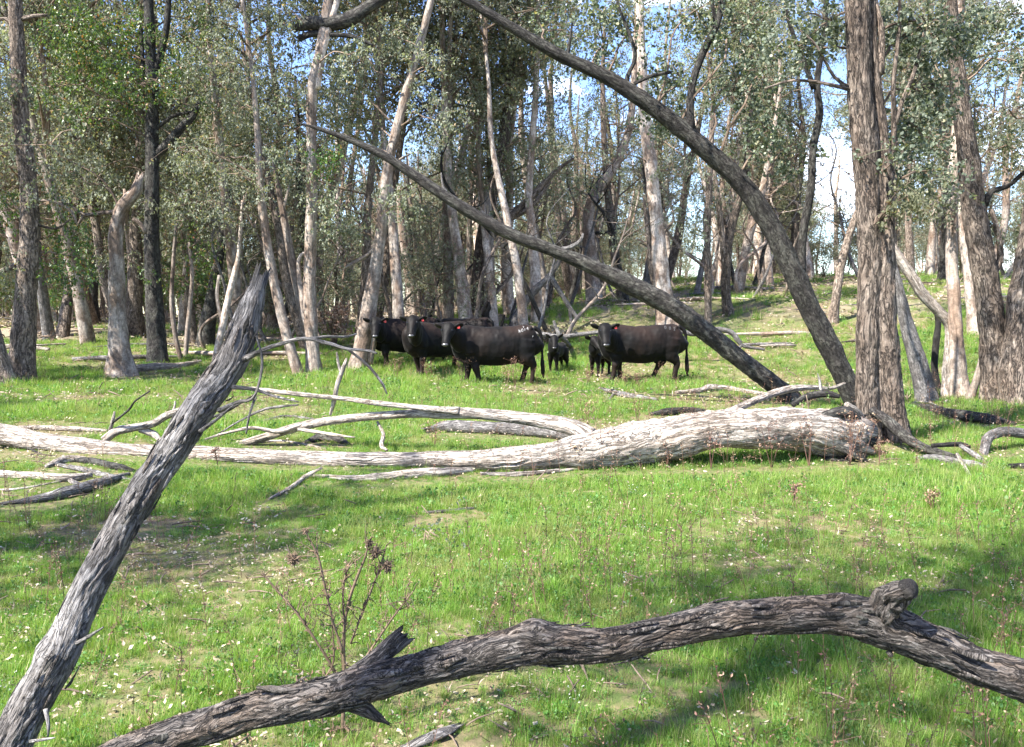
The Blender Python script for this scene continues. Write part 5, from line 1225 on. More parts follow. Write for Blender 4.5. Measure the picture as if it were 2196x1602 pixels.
# dead thistle in the foreground
def thistle():
    d = 3.1
    w = P(735, 1602, d); g = np.array([w[0], d, tz(w[0], d)])
    t = thing('dead_thistle', 'dead brown spiny thistle standing behind the arching foreground bough', 'thistle', g)
    rnd = np.random.default_rng(9)
    stems = [[(735, 1625, 6), (737, 1540, 6), (739, 1450, 5), (738, 1370, 5), (746, 1300, 4), (766, 1240, 4), (784, 1195, 3), (790, 1165, 2)],
             [(718, 1440, 4), (682, 1382, 3.5), (634, 1312, 3.5), (590, 1262, 3), (560, 1226, 2)], [(736, 1400, 4), (715, 1335, 3.5), (697, 1262, 3), (682, 1195, 3), (655, 1140, 2)],
             [(738, 1345, 3), (736, 1270, 3), (744, 1225, 2.5), (756, 1208, 1.5)], [(752, 1380, 3), (775, 1320, 3), (798, 1260, 3), (820, 1200, 2.5), (828, 1170, 1.5)],
             [(770, 1430, 3), (805, 1378, 3), (845, 1320, 3), (886, 1268, 1.5)], [(725, 1560, 4), (705, 1600, 3), (690, 1640, 2)], [(700, 1640, 4), (690, 1480, 3), (715, 1420, 3), (712, 1330, 2)], [(745, 1560, 3), (760, 1602, 3)]]
    for k, s in enumerate(stems):
        mb = MB(); c = np.array([P(p[0], p[1], d + .05 * math.sin(k * 2.1)) for p in s]) - g; r = np.array([p[2] * d / F * .8 for p in s])
        C, R = tube(mb, c, r, seg=8, step=.02, lump=.15, wob=.5, seed=k)
        for q in range(int(len(C) * 1.3)):
            j = rnd.integers(0, len(C)); v = rnd.normal(size=3); v[2] += .3; v = v / np.linalg.norm(v) * rnd.uniform(.012, .045)
            tube(mb, [C[j], C[j] + v * .6 + [0, 0, .004], C[j] + v + [0, 0, -.006]], [.0030, .0022, .0008], seg=3, step=.02, lump=0)
        for q in range(9):
            j = int(rnd.integers(len(C) // 4, len(C))); v = rnd.normal(size=3) * .5 + np.array([0, 0, .6]); v = v / np.linalg.norm(v) * rnd.uniform(.04, .10)
            tube(mb, [C[j], C[j] + v * .5 + rnd.normal(size=3) * .006, C[j] + v], [.0022, .0018, .001], seg=4, step=.02, lump=0)
            for w_ in range(5):
                u_ = v * rnd.uniform(.4, 1); e_ = rnd.normal(size=3) * .014
                tube(mb, [C[j] + u_, C[j] + u_ + e_], [.0014, .0006], seg=3, step=.02, lump=0)
        link('stem', mb.mesh('stem', [M['drystalk_bark']]), t)
    for (px, py, rp) in ((630, 1200, 12), (830, 1215, 11), (805, 1184, 13), (655, 1140, 4), (792, 1165, 6)):
        mb = MB(); c = P(px, py, d) - g; r = rp * d / F
        tube(mb, [c + [0, 0, -r], c, c + [0, 0, r]], [r * .3, r * .55, r * .3], seg=8, step=.01, lump=.3)
        for q in range(110):
            v = unit(rnd.normal(size=3)); tube(mb, [c + v * r * .3, c + v * r * rnd.uniform(.8, 1.7) + rnd.normal(size=3) * .003], [.0028, .0012], seg=3, step=.02, lump=0)
        link('seed_head', mb.mesh('seed_head', [M['drystalk_bark']]), t)
    mb = MB(); c = P(632, 1195, d) - g
    tube(mb, [c, P(660, 1192, d) - g, P(682, 1195, d) - g], [.002, .002, .002], seg=4, step=.03, lump=0); link('stem', mb.mesh('stem', [M['drystalk_bark']]), t)
M['drystalk_bark'] = plain('dead_thistle_stem', (0.12, 0.082, 0.052), rough=.8, noise=.5, nscale=60)
thistle()
leafy('weed', 'small green leafy weed left of the dead thistle stem', 'weed', 645, 1470, 3, .03, .07, 'leaf_green', seed=11, hz=.12, size=.018, per=18, d=3.3)
leafy('weed', 'silvery grey-green weed patch in the grass at the centre of the view', 'weed', 920, 1170, 7, .14, .05, 'leaf_blue', seed=12, hz=.08, size=.03, per=26)

def blades(mb, n, h, spread, w, rnd, mat=0, t0=0, t1=1, curl=0.5, nseg=3):
    a = rnd.uniform(0, 6.283, n); rr = spread * np.sqrt(rnd.uniform(0, 1, n))
    b = np.stack([np.cos(a) * rr, np.sin(a) * rr, np.full(n, -0.01)], 1)
    ang = rnd.uniform(0, 6.283, n); out = np.stack([np.cos(ang), np.sin(ang), ang * 0], 1)
    sd = np.stack([-np.sin(ang), np.cos(ang), ang * 0], 1)
    H = h * rnd.uniform(0.45, 1.25, n)[:, None]; lean = rnd.uniform(0.05, curl, n)[:, None] * H
    W = w * rnd.uniform(.6, 1.2, n)[:, None]
    rows = []
    for k in range(nseg + 1):
        t = k / nseg
        c = b + out * lean * t ** 1.8 + np.array([0, 0, 1]) * H * (t - .18 * t * t * (lean / H))
        ww = W * (1 - t) ** 0.7 * .5
        if k < nseg: rows += [c - sd * ww, c + sd * ww]
        else: rows += [c]
    V = np.stack(rows, 1); m = V.shape[1]
    base = np.arange(n)[:, None] * m
    Q = np.concatenate([base + np.array([[2 * k, 2 * k + 1, 2 * k + 3, 2 * k + 2]]) for k in range(nseg - 1)])
    T = base + np.array([[2 * nseg - 2, 2 * nseg - 1, 2 * nseg]])
    mb.add(V.reshape(-1, 3), quads=Q, tris=T, bark=V.reshape(-1, 3), tint=np.repeat(rnd.uniform(t0, t1, n), m), mat=mat)

gm = []
for k in range(6):
    mb = MB(); rnd = np.random.default_rng(300 + k)
    blades(mb, 46, 0.085 + .012 * k, 0.075, 0.0045, rnd, t0=0, t1=.95 if k < 4 else 1.0, curl=0.7)
    gm.append(mb.mesh('grass_tuft', [M['grass']], smooth_shade=False))
for k in range(3):                                  # low forbs and clover
    mb = MB(); rnd = np.random.default_rng(320 + k)
    pos = rnd.normal(size=(50, 3)) * np.array([.05, .05, .018]) + np.array([0, 0, .035])
    leaves(mb, pos, 0.022, rnd, droop=-0.3, wide=.4, round_leaf=True)
    blades(mb, 16, .06, .06, .004, rnd, mat=1)
    gm.append(mb.mesh('forb', [M['forb'], M['grass']], smooth_shade=False))
for k in range(2):                                  # dry straw tufts
    mb = MB(); rnd = np.random.default_rng(330 + k)
    blades(mb, 26, .08, .08, .0035, rnd, t0=.85, t1=1.0, curl=1.3)
    blades(mb, 16, .07, .07, .004, rnd, t0=.2, t1=.9)
    gm.append(mb.mesh('straw_tuft', [M['grass']], smooth_shade=False))
grass_c = src_collection('tuft', gm)

def ring_points(d0, d1, dens, rnd, side=0.72, extra=1.2):
    n = int(dens * (side * 2 * (d1 ** 2 - d0 ** 2) / 2 + 2 * extra * (d1 - d0)))
    y = np.sqrt(rnd.uniform(d0 ** 2, d1 ** 2, n)); x = rnd.uniform(-1, 1, n) * (side * y + extra)
    return x, y

def field(x, y, s, o=0):
    return fbm(np.stack([x * s + o, y * s + o * .7, x * 0 + o], 1), 4)

GX = []; GY = []; GS = []; GI = []
R3 = np.random.default_rng(77)
for (d0, d1, dens, s) in ((1.6, 6, 900, 0.54), (6, 10, 480, 0.68), (10, 16, 200, 0.88), (16, 26, 75, 1.25), (26, 52, 13, 1.8)):
    x, y = ring_points(d0, d1, dens, R3)
    lush = field(x, y, 0.5, 3.1) + 0.5 * field(x, y, 1.7, 8.8)
    rr_ = np.sqrt(x * x + y * y)
    far = smooth((rr_ - 24.5) / 8) * (0.4 + 0.75 * smooth((3 - x) / 8)) + .5 * smooth((rr_ - 36) / 8)
    keep = R3.uniform(size=len(x)) < np.clip(1.0 + lush * 1.2, 0.42, 1) * np.clip(1 - 0.62 * far, .04, 1)
    x, y, lush = x[keep], y[keep], lush[keep]
    sz = s * np.clip(0.85 + lush * 1.0, 0.45, 1.6) * R3.uniform(.75, 1.25, len(x))
    # longer grass against the logs and the tree feet
    lush_h = np.ones(len(x))
    for (qx, qy, qr) in LOGPTS:
        if qy < 3: continue
        f_ = np.exp(-(((x - qx) / (qr + .12)) ** 2) - (((y - (qy - qr - .22)) / .30) ** 2))
        lush_h = np.minimum(lush_h, 1 - .78 * f_)
    sz = sz * lush_h
    u = R3.uniform(size=len(x))
    idx = np.where(u < 0.72, R3.integers(0, 6, len(x)), np.where(u < 0.86 , R3.integers(6, 9, len(x)), R3.integers(9, 11, len(x))))
    idx = np.where((lush < -0.28) & (R3.uniform(size=len(x)) < .5), R3.integers(9, 11, len(x)), idx)
    GX.append(x); GY.append(y); GS.append(sz); GI.append(idx)
x, y, sz, idx = map(np.concatenate, (GX, GY, GS, GI))
n = len(x)
scatter('grass', np.stack([x, y, terrain(x, y)], 1), np.stack([R3.normal(size=n) * .12, R3.normal(size=n) * .12, R3.uniform(0, 6.28, n)], 1),
        np.stack([sz, sz, sz * R3.uniform(.8, 1.2, n)], 1), idx, grass_c, 'short bright green grass with low forbs covering the whole clearing', 'grass')
NGRASS = n

# pale litter, small white flowers, thin upright dry stalks
lm = []
for k in range(5):
    mb = MB(); rnd = np.random.default_rng(350 + k)
    pos = rnd.normal(size=(4, 3)) * np.array([.05, .05, .004]) + np.array([0, 0, .03])
    leaves(mb, pos, 0.05, rnd, droop=0.0, wide=.28, tint0=.0)
    mb2 = mb
    for v in mb2.V: v[:, 2] = 0.02 + (v[:, 2] - 0.02) * 0.35
    lm.append(mb.mesh('leaf_litter', [M['litter']], smooth_shade=False))
mb = MB(); rnd = np.random.default_rng(360)
tube(mb, [[-.12, 0, .02], [0, .01, .03], [.14, -.02, .02]], [.006, .009, .005], seg=5, step=.05); lm.append(mb.mesh('twig_bit', [M['twigs']]))
mb = MB()
blades(mb, 3, .10, .01, .02, rnd, curl=2.5, t0=.2); lm.append(mb.mesh('bark_strip', [M['litter']], smooth_shade=False))
litter_c = src_collection('litter', lm)
X = []; Y = []; S = []
for (d0, d1, dens, s) in ((1.6, 6, 95, .48), (6, 14, 28, .7), (14, 26, 9, 1.2), (26, 50, 6, 2.2)):
    x, y = ring_points(d0, d1, dens * 2.4, R3)
    l = field(x, y, 0.5, 3.1) + .6 * field(x, y, 1.1, 31)
    k = R3.uniform(size=len(x)) < np.clip(.35 - l * 1.1, .06, 1)
    X.append(x[k]); Y.append(y[k]); S.append(np.full(k.sum(), s) * R3.uniform(.6, 1.4, k.sum()))
x, y, s = map(np.concatenate, (X, Y, S)); n = len(x)
scatter('leaf_litter', np.stack([x, y, terrain(x, y) + .025 * s], 1), np.stack([R3.normal(size=n) * .3, R3.normal(size=n) * .3, R3.uniform(0, 6.28, n)], 1),
        np.stack([s, s, s], 1), R3.choice([0, 1, 2, 3, 4, 0, 1, 2, 3, 4, 5, 6], n), litter_c, 'pale fallen gum leaves and bark flakes strewn through the grass', 'leaf litter')

sm = []
for k in range(4):
    mb = MB(); rnd = np.random.default_rng(370 + k)
    h = .26 + .05 * k
    top = np.array([rnd.normal() * .03, rnd.normal() * .03, h])
    tube(mb, [[0, 0, -.01], top * .5 + rnd.normal(size=3) * .01, top], [.0022, .0018, .001], seg=3, step=.1, lump=0)
    for q in range(7):
        b = top * rnd.uniform(.5, 1); e = b + np.array([rnd.normal() * .03, rnd.normal() * .03, .03])
        tube(mb, [b, e], [.0012, .001], seg=3, step=.05, lump=0)
        leaves(mb, np.array([e, e, b]), 0.014, rnd, droop=-.5, wide=.3)
    sm.append(mb.mesh('stalk', [M['drystalk']], smooth_shade=False))
mb = MB(); rnd = np.random.default_rng(380)
for q in range(9):
    e = np.array([rnd.normal() * .03, rnd.normal() * .03, rnd.uniform(.06, .12)])
    tube(mb, [[0, 0, 0], e], [.0015, .001], seg=3, step=.1, lump=0)
    leaves(mb, np.tile(e, (4, 1)), 0.007, rnd, droop=-.2, wide=.4, mat=1)
sm.append(mb.mesh('flower', [M['forb'], M['petal']], smooth_shade=False))
mb = MB(); rnd = np.random.default_rng(381)
blades(mb, 9, .30, .02, .003, rnd, curl=.5, t0=.5, t1=.95); sm.append(mb.mesh('tall_grass', [M['grass']], smooth_shade=False))
stalk_c = src_collection('stalks', sm)
X = []; Y = []; S = []
for (d0, d1, dens, s) in ((2.0, 6, 20, .75), (6, 14, 10, .9), (14, 26, 3, 1.1)):
    x, y = ring_points(d0, d1, dens * 2, R3)
    l = field(x, y, 0.45, 50) + 0.25 * (x > 0)
    k = R3.uniform(size=len(x)) < np.clip(.35 + l * 1.3, .04, 1)
    X.append(x[k]); Y.append(y[k]); S.append(np.full(k.sum(), s) * R3.uniform(.6, 1.3, k.sum()))
x, y, s = map(np.concatenate, (X, Y, S)); n = len(x)
scatter('dry_stalks', np.stack([x, y, terrain(x, y)], 1), np.stack([R3.normal(size=n) * .15, R3.normal(size=n) * .15, R3.uniform(0, 6.28, n)], 1),
        np.stack([s, s, s], 1), R3.choice([0, 1, 2, 3, 0, 1, 2, 3, 0, 1, 2, 3, 0, 1, 2, 3, 0, 1, 2, 3, 0, 1, 2, 4, 5, 5], n), stalk_c, 'thin reddish dry weed stalks and small white flowers standing in the grass', 'weeds')

# ------------------------------------------------------------------ cattle
def hide_mat():
    m = bpy.data.materials.new('black_cattle_hide'); m.use_nodes = True
    nt = m.node_tree; L = nt.links.new; b = nt.nodes['Principled BSDF']
    tcn = N(nt, 'ShaderNodeTexCoord')
    n1 = N(nt, 'ShaderNodeTexNoise', Scale=2.6, Detail=5.0, Roughness=.6); L(tcn.outputs['Object'], n1.inputs['Vector'])
    r = ramp(nt, [(.40, (.0026, .0026, .0028)), (.55, (.0048, .004, .0038)), (.7, (.009, .0062, .005))]); L(n1.outputs['Fac'], r.inputs['Fac'])
    ta_ = N(nt, 'ShaderNodeAttribute', attribute_name='tint')
    mb_ = N(nt, 'ShaderNodeMixRGB'); mb_.inputs['Color2'].default_value = (.030, .0165, .0115, 1); L(ta_.outputs['Fac'], mb_.inputs['Fac']); L(r.outputs[0], mb_.inputs['Color1'])
    L(mb_.outputs[0], b.inputs['Base Color'])
    b.inputs['Roughness'].default_value = .62; b.inputs['Specular IOR Level'].default_value = .14
    b.inputs['Sheen Weight'].default_value = .04; b.inputs['Sheen Roughness'].default_value = .4
    mp4 = N(nt, 'ShaderNodeMapping'); mp4.inputs['Scale'].default_value = (25, 60, 60); L(tcn.outputs['Object'], mp4.inputs['Vector'])
    n2 = N(nt, 'ShaderNodeTexNoise', Scale=1.0, Detail=4.0); L(mp4.outputs[0], n2.inputs['Vector'])
    bp = N(nt, 'ShaderNodeBump', Strength=.25, Distance=.01); L(n2.outputs['Fac'], bp.inputs['Height']); L(bp.outputs[0], b.inputs['Normal'])
    return m
M['hide'] = hide_mat()
M['muzzle'] = plain('wet_muzzle', (.05, .048, .05), rough=.28, spec=.7)
M['eye'] = plain('eye', (.004, .004, .005), rough=.08, spec=.8)
M['tag'] = plain('red_ear_tag', (.42, .03, .03), rough=.4, spec=.5)
M['brand'] = plain('white_freeze_brand', (.25, .245, .245), rough=.7, spec=.2)
M['brand_grey'] = plain('grey_freeze_brand', (.07, .07, .072), rough=.7, spec=.2)
M['hoof'] = plain('hoof', (.03, .027, .025), rough=.4)

def remeshed(mb, name, mats, voxel=.02, smooth_it=6):
    me = mb.mesh(name + '_raw', mats)
    o = bpy.data.objects.new('tmp', me); COL.objects.link(o)
    r = o.modifiers.new('r', 'REMESH'); r.mode = 'VOXEL'; r.voxel_size = voxel; r.use_smooth_shade = True
    s = o.modifiers.new('s', 'SMOOTH'); s.factor = .5; s.iterations = smooth_it
    dg = bpy.context.evaluated_depsgraph_get()
    ev = bpy.data.meshes.new_from_object(o.evaluated_get(dg)); ev.name = name
    bpy.data.objects.remove(o)
    ev.materials.clear()
    for m in mats: ev.materials.append(m)
    for p in ev.polygons: p.use_smooth = True
    return ev

STROKES = {'0': [[(0, 0), (.5, .1), (.6, .5), (.5, 1), (.1, .95), (0, .5), (0, 0)]], '1': [[(.25, 0), (.3, 1)]], '4': [[(.5, 0), (.45, 1), (0, .35), (.7, .3)]],
           '2': [[(0, .85), (.3, 1), (.6, .8), (.45, .45), (0, 0), (.65, .05)]], 'V': [[(0, 1), (.3, 0), (.6, 1)]], 'N': [[(0, 0), (.05, 1), (.5, 0), (.55, 1)]],
           'A': [[(0, 0), (.3, 1), (.6, 0)], [(.1, .4), (.5, .4)]], 'T': [[(.3, 0), (.3, 1)], [(0, 1), (.6, 1)]]}

def animal(name, label, cat, px, d, heading, headpx, headpy, s=1.0, face=(-.05, -.6, -.78), legs=((0, 0), (0, 0), (0, 0), (0, 0)), tag_side=1, udder=False, brand=None, tail_side=0.0, calf=False,
           group=None, head_d=None, depth_scale=1.0, ear_droop=0.05, bmat='brand'):
    x = (px - 1098) / F * d
    g = np.array([x, d, tz(x, d)])
    t = thing(name, label, cat, g, group)
    t.rotation_euler = (0, 0, heading)
    ch, sh = math.cos(heading), math.sin(heading)
    def to_local(w):
        w = np.asarray(w, float) - g
        return np.array([w[0] * ch + w[1] * sh, -w[0] * sh + w[1] * ch, w[2]])
    def dir_local(v):
        v = unit(np.asarray(v, float)); return np.array([v[0] * ch + v[1] * sh, -v[0] * sh + v[1] * ch, v[2]])
    mb = MB()
    L = .92 * s
    if calf:
        secs = [((-.40, 0, .62), .05, .07), ((-.36, 0, .61), .11, .14), ((-.2, 0, .585), .135, .17), ((0, 0, .56), .14, .18), ((.2, 0, .57), .13, .185), ((.33, 0, .60), .11, .17), ((.42, 0, .62), .07, .11)]
        k = s
        secs = [((c[0] * k, 0, c[2] * k), w * k, h * k) for c, w, h in secs]
    else:
        secs = [((-.97, 0, 1.02), .13, .20), ((-.94, 0, 1.0), .22, .29), ((-.82, 0, .965), .265, .35), ((-.62, 0, .92), .30, .39), ((-.35, 0, .865), .335, .425), ((-.05, 0, .835), .355, .435), ((.25, 0, .845), .335, .43),
                ((.48, 0, .87), .29, .425), ((.66, 0, .875), .245, .41), ((.80, 0, .86), .20, .37), ((.92, 0, .85), .14, .27), ((.97, 0, .84), .07, .15)]
        secs = [((c[0] * s, 0, c[2] * s), w * s, h * s) for c, w, h in secs]
    eloft(mb, secs, 28, sq=2.35)
    if calf:
        FX, HX, LY, K = .27 * s, -.29 * s, .085 * s, s * .62
    else:
        FX, HX, LY, K = .52 * s, -.70 * s, .17 * s, s
        # hip bones, brisket and shoulder give the trunk its planes
        eloft(mb, [((-.78 * s, -.21 * s, 1.22 * s), .05 * s, .05 * s), ((-.70 * s, 0, 1.245 * s), .07 * s, .06 * s), ((-.78 * s, .21 * s, 1.22 * s), .05 * s, .05 * s)], 12, up=(1, 0, 0))
        eloft(mb, [((.82 * s, 0, .70 * s), .08 * s, .10 * s), ((.66 * s, 0, .56 * s), .13 * s, .12 * s), ((.40 * s, 0, .50 * s), .12 * s, .08 * s)], 14)
        for sy in (1, -1):
            eloft(mb, [((.62 * s, sy * .19 * s, 1.12 * s), .06 * s, .08 * s), ((.60 * s, sy * .25 * s, .92 * s), .08 * s, .16 * s), ((.56 * s, sy * .23 * s, .68 * s), .09 * s, .12 * s)], 12, up=(1, 0, 0))
    for li, (sy, (dx, dk)) in enumerate(zip((1, -1, 1, -1), legs)):
        y = LY * sy
        if li < 2:
            zs = [.80, .60, .44, .40, .24, .12, .07, .0]; rs = [.21, .165, .105, .092, .062, .062, .066, .072]
            xs = [0, .01, 0, .01, 0, 0, .015, .03]
            z = np.array(zs) * K; xx = FX + np.array(xs) * K + (1 - np.array(zs) / .8) * dx + np.interp(zs, [0, .42, .8], [0, dk, 0])
        else:
            zs = [1.0, .82, .62, .50, .42, .27, .13, .07, .0]; rs = [.25, .27, .20, .125, .085, .062, .062, .066, .072]
            xs = [.03, .06, .04, -.05, -.10, -.07, -.05, -.03, -.01]
            z = np.array(zs) * K; xx = HX + np.array(xs) * K + (1 - np.array(zs)) * dx + np.interp(zs, [0, .45, 1], [0, dk, 0])
        rs = np.array(rs) * K * (1.0 if not calf else .95)
        eloft(mb, [((xx[q], y * (1.0 if q > 1 else .85), z[q]), rs[q] * (.72 if q < 3 else .9), rs[q]) for q in range(len(z))], 14, up=(1, 0, 0))
    # neck and head
    hd = head_d if head_d else d - .15
    poll = to_local(P(headpx, headpy, hd))
    f = dir_local(face); up = np.array([0, 0, 1.0])
    sd = unit(np.cross(up, f)); fu = np.cross(f, sd)
    hk = K * (1.06 if not calf else 1.15)
    wither = np.array([.55, 0, .98]) * s if not calf else np.array([.30, 0, .64]) * s
    back = poll - f * .02 * hk - fu * .10 * hk + f * .10 * hk
    nb = unit(back - wither)
    w0 = wither + np.array([0.0, 0, 0])
    secs = [(w0, .22 * K, .34 * K), (w0 * .62 + back * .38 + np.array([.03, 0, -.06]) * K, .20 * K, .31 * K), (w0 * .3 + back * .7 - np.array([0, 0, .03]) * K, .165 * K, .24 * K), (back, .12 * K, .15 * K)]
    eloft(mb, secs, 18)
    hsec = [(-.04, .07, .06, 0), (.0, .12, .10, 0), (.07, .145, .13, -.01), (.15, .145, .14, -.02), (.22, .125, .135, -.02), (.30, .102, .115, -.015), (.38, .092, .10, -.012), (.44, .096, .09, -.01), (.485, .09, .078, -.01), (.51, .06, .05, -.012)]
    eloft(mb, [(poll + f * a * hk + fu * o * hk, w * hk, h * hk) for a, w, h, o in hsec], 18, up=fu)
    body_me = remeshed(mb, 'body', [M['hide']], voxel=.02 if not calf else .014, smooth_it=5)
    co = np.zeros(len(body_me.vertices) * 3); body_me.vertices.foreach_get('co', co); co = co.reshape(-1, 3)
    nr = np.zeros(len(co) * 3); body_me.vertices.foreach_get('normal', nr); nr = nr.reshape(-1, 3)
    co = co + nr * ((fbm(co * 3.1 + px * .1, 3) * .022 + np.abs(fbm(co * np.array([9, 9, 4]) + 4, 2)) * -.014)[:, None]) * s * (1 if not calf else .4)
    body_me.vertices.foreach_set('co', co.ravel())
    hdist = np.linalg.norm(co - (poll + f * .2 * hk), axis=1)
    tn_ = np.clip((hdist - .35 * hk) / (.5 * K), 0, 1) * np.clip(.02 + .24 * smooth((co[:, 2] - .75 * s) / (.5 * s)) + .45 * smooth((.6 * K - co[:, 2]) / (.3 * K)) + .55 * fbm(co * 2.2 + px, 3), 0, 1)
    if calf: tn_ = tn_ * .15
    at_ = body_me.attributes.new('tint', 'FLOAT', 'POINT'); at_.data.foreach_set('value', tn_.astype(np.float32))
    body_me.update()
    body = link('body', body_me, t)
    # ears
    for e in (1, -1):
        mb = MB()
        b = poll + f * .05 * hk + sd * e * .10 * hk - fu * .03 * hk
        tip = b + sd * e * .205 * hk + np.array([0, 0, ear_droop + .045]) * hk - fu * .03 * hk
        c = [(b, .022 * hk, .03 * hk), (b * .65 + tip * .35, .034 * hk, .07 * hk), (b * .35 + tip * .65, .03 * hk, .082 * hk), (b * .1 + tip * .9, .018 * hk, .05 * hk), (tip, .006 * hk, .012 * hk)]
        eloft(mb, c, 12, up=fu)
        ear = link('ear', mb.mesh('ear', [M['hide']]), t)
        if tag_side == e:
            c0 = b * .45 + tip * .55 + fu * .045 * hk - np.array([0, 0, .035]) * hk
            u1 = unit(sd * e + np.array([0, 0, -.1])); v1 = np.array([0, 0, -1.0]); w1 = unit(np.cross(u1, v1)); w1 = w1 if w1.dot(fu) > 0 else -w1
            prof = [(-.013, -.03), (.013, -.03), (.031, .008), (.029, .042), (.0, .05), (-.029, .042), (-.031, .008)]
            V = [c0 + u1 * a + v1 * bb + w1 * .003 for a, bb in prof] + [c0 + u1 * a + v1 * bb - w1 * .003 for a, bb in prof]
            n = len(prof); mt = MB()
            Q = [[i, (i + 1) % n, n + (i + 1) % n, n + i] for i in range(n)]
            T = [[0, i, i + 1] for i in range(1, n - 1)] + [[n, n + i + 1, n + i] for i in range(1, n - 1)]
            mt.add(V, quads=Q, tris=T)
            link('ear_tag', mt.mesh('ear_tag', [M['tag']], smooth_shade=False), ear)
    # eyes, muzzle
    for e in (1, -1):
        mb = MB(); c = poll + f * .17 * hk + sd * e * .108 * hk + fu * .065 * hk
        eloft(mb, [(c - f * .02 * hk, .006 * hk, .006 * hk), (c, .02 * hk, .016 * hk), (c + f * .02 * hk, .006 * hk, .006 * hk)], 10, up=fu)
        link('eye', mb.mesh('eye', [M['eye']]), t)
    mb = MB(); c = poll + f * .50 * hk + fu * .028 * hk
    eloft(mb, [(c - sd * .062 * hk, .012 * hk, .012 * hk), (c - sd * .03 * hk, .034 * hk, .03 * hk), (c + sd * .03 * hk, .034 * hk, .03 * hk), (c + sd * .062 * hk, .012 * hk, .012 * hk)], 12, up=fu)
    link('muzzle', mb.mesh('muzzle', [M['muzzle']]), t)
    # tail
    mb = MB()
    if calf: tp = np.array([[-.39, 0, .68], [-.44, .01, .60], [-.45, .01, .45], [-.45, .02, .32]]) * s; tr = [.02, .015, .012, .02]
    else: tp = np.array([[-.86, 0, 1.24], [-.98, tail_side * .3, 1.17], [-1.035, tail_side * .7, .95], [-1.045, tail_side, .68], [-1.05, tail_side, .46], [-1.06, tail_side, .28], [-1.07, tail_side, .12]]) * s; tr = np.array([.055, .045, .03, .026, .045, .05, .012]) * s
    tube(mb, tp, tr, seg=10, step=.03, lump=.1)
    link('tail', mb.mesh('tail', [M['hide']]), t)
    if udder:
        mb = MB(); eloft(mb, [((-.58 * s, 0, .50 * s), .06, .05), ((-.50 * s, 0, .46 * s), .13, .10), ((-.38 * s, 0, .47 * s), .12, .08), ((-.28 * s, 0, .50 * s), .05, .04)], 14)
        for a in (-.52, -.40):
            for sy in (-.06, .06): tube(mb, [[a * s, sy, .42 * s], [a * s, sy, .34 * s]], [.016, .011], seg=8, step=.03, lump=0)
        link('udder', remeshed(mb, 'udder', [M['hide']], voxel=.012, smooth_it=2), t)
    if brand:
        bvh = BVHTree.FromPolygons([v.co.copy() for v in body_me.vertices], [tuple(p.vertices) for p in body_me.polygons])
        for (chars, bx, bz, bh, slant, side, jit) in brand:
            cx = bx
            for chx in chars:
                mb = MB()
                for st in STROKES[chx]:
                    pts = []
                    st = np.array(st); m = 6
                    fine = np.vstack([st[i] + (st[i + 1] - st[i]) * np.linspace(0, 1, m)[:, None] for i in range(len(st) - 1)])
                    for (uu, vv) in fine:
                        lx = cx - uu * bh * .8; lz = bz + vv * bh + (cx - bx) * slant * -1
                        hit = bvh.ray_cast(Vector((lx, side * 2, lz + .25)), Vector((0, -side, -.12)).normalized())
                        if hit[0] is not None: pts.append(np.array(hit[0] + hit[1] * .001))
                    if len(pts) > 3:
                        tube(mb, np.array(pts[::2]), np.full(len(pts[::2]), bh * .085), seg=5, step=.02, lump=.3, seed=len(chars))
                if mb.n: link('brand_mark', mb.mesh('brand_mark', [M[bmat]]), t)
                cx -= bh * .85
    return t

R_ = math.radians
CG = 'black cattle in the clearing'
animal('cow', 'black cow standing side-on in front, white brand on its rump, facing the viewer', 'cow', 1062, 18.9, R_(186), 962, 697, s=1.0, face=(-.10, -.62, -.86), legs=((-.16, 0), (.12, 0), (-.06, 0), (.12, 0)), head_d=18.35, tail_side=.05,
       brand=[('N014', -.50, 1.10, .07, .35, 1, 0), ('V', -.60, 1.21, .05, 0, 1, 0), ('A', -.80, 1.0, .04, 0, 1, 0)])
animal('cow', 'black cow second from the left, head high, standing behind the front cow', 'cow', 936, 21.0, R_(222), 886, 682, s=1.0, face=(-.02, -.62, -.80), legs=((.06, 0), (-.12, 0), (0, 0), (.1, 0)), head_d=19.9, brand=[('1', -.72, 1.19, .07, 0, -1, 0)])
animal('cow', 'leftmost black cow with a brownish flank, half beside the leaning gum', 'cow', 868, 22.2, R_(204), 806, 685, s=1.0, face=(.05, -.62, -.82), legs=((.05, 0), (-.10, 0), (.1, 0), (-.1, 0)), head_d=21.2, tail_side=.0)
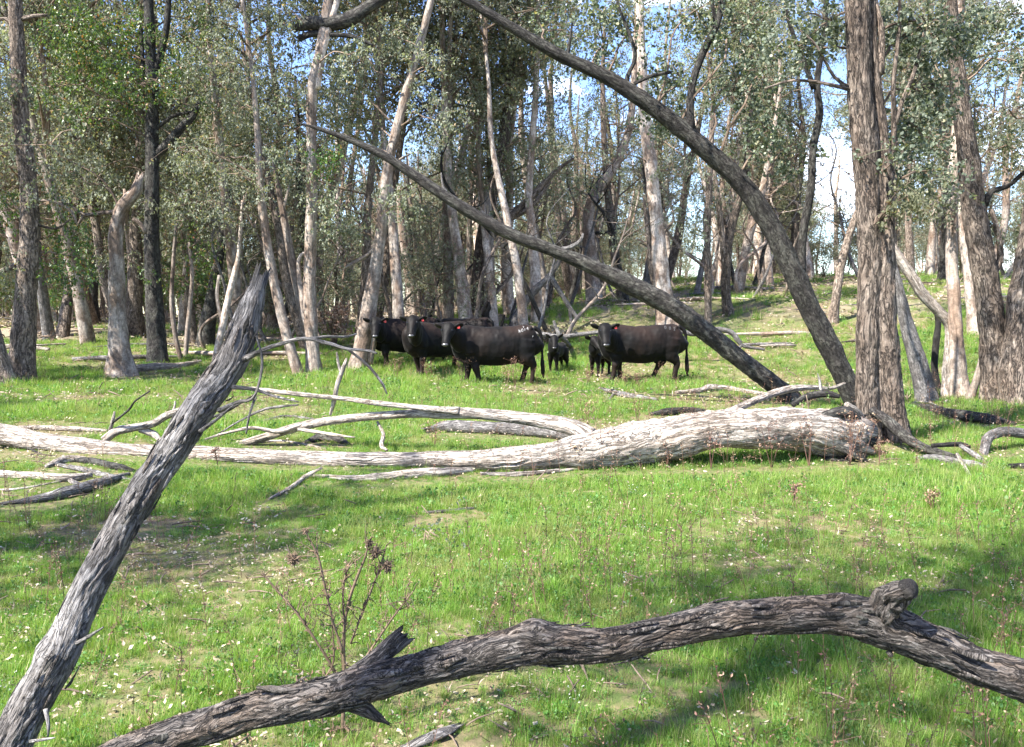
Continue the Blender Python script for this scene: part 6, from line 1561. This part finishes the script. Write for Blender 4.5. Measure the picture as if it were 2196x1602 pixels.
animal('cow', 'black cow hidden behind the front cow, only its branded rump showing', 'cow', 996, 23.2, R_(150), 945, 705, s=.90, face=(-.8, .2, -.6), tag_side=0, head_d=23.4, brand=[('1', -.44, 1.20, .08, .2, 1, 0), ('T', -.54, 1.19, .08, .2, 1, 0), ('A', -.64, 1.17, .07, .2, 1, 0), ('2', -.74, 1.13, .085, .2, 1, 0)])
animal('cow', 'black cow standing side-on at the right, with an udder and faint grey brand', 'cow', 1374, 19.4, R_(183), 1298, 698, s=1.0, face=(-.02, -.62, -.86), legs=((.16, 0), (-.1, 0), (.0, 0), (.42, .08)), head_d=18.75, udder=True, tail_side=.06,
       brand=[('0', -.50, 1.16, .07, 0, 1, 0), ('0', -.60, 1.14, .07, 0, 1, 0), ('2', -.70, 1.12, .07, 0, 1, 0)], bmat='brand_grey')
animal('calf', 'small black calf facing the viewer, alone between the cows', 'calf', 1196, 21.2, R_(245), 1189, 722, s=1.0, face=(-.03, -.62, -.75), legs=((0, 0), (0, 0), (-.12, 0), (-.2, 0)), calf=True, tag_side=0, head_d=20.75, ear_droop=.12)
animal('calf', 'small black calf tucked beside the right-hand cow, its head turned right', 'calf', 1287, 20.6, R_(240), 1272, 724, s=1.04, face=(.35, -.62, -.62), legs=((.02, 0), (-.04, 0), (0, 0), (0, 0)), calf=True, tag_side=0, head_d=20.1, ear_droop=.08)
print('grass tufts', NGRASS, 'objects', len(bpy.data.objects))

# alike labels: say which one by its place from the left
from collections import defaultdict
dd = defaultdict(list)
for o in COL.objects:
    if o.parent is None and 'label' in o and o.location.y > 1: dd[o['label']].append(o)
ORD = ['first', 'second', 'third', 'fourth', 'fifth', 'sixth', 'seventh']
CNT = {2: 'two', 3: 'three', 4: 'four', 5: 'five', 6: 'six', 7: 'seven'}
for lb, os_ in dd.items():
    if len(os_) > 1:
        os_.sort(key=lambda o: o.location.x / o.location.y)
        for k, o in enumerate(os_):
            o['label'] = lb + ', ' + (('left' if k == 0 else 'right') + ' of two' if len(os_) == 2 else ORD[min(k, 6)] + ' of ' + CNT.get(len(os_), 'several'))
for o in COL.objects:
    if 'label' in o and len(o['label'].split()) > 16: print('LONG', len(o['label'].split()), o['label'])
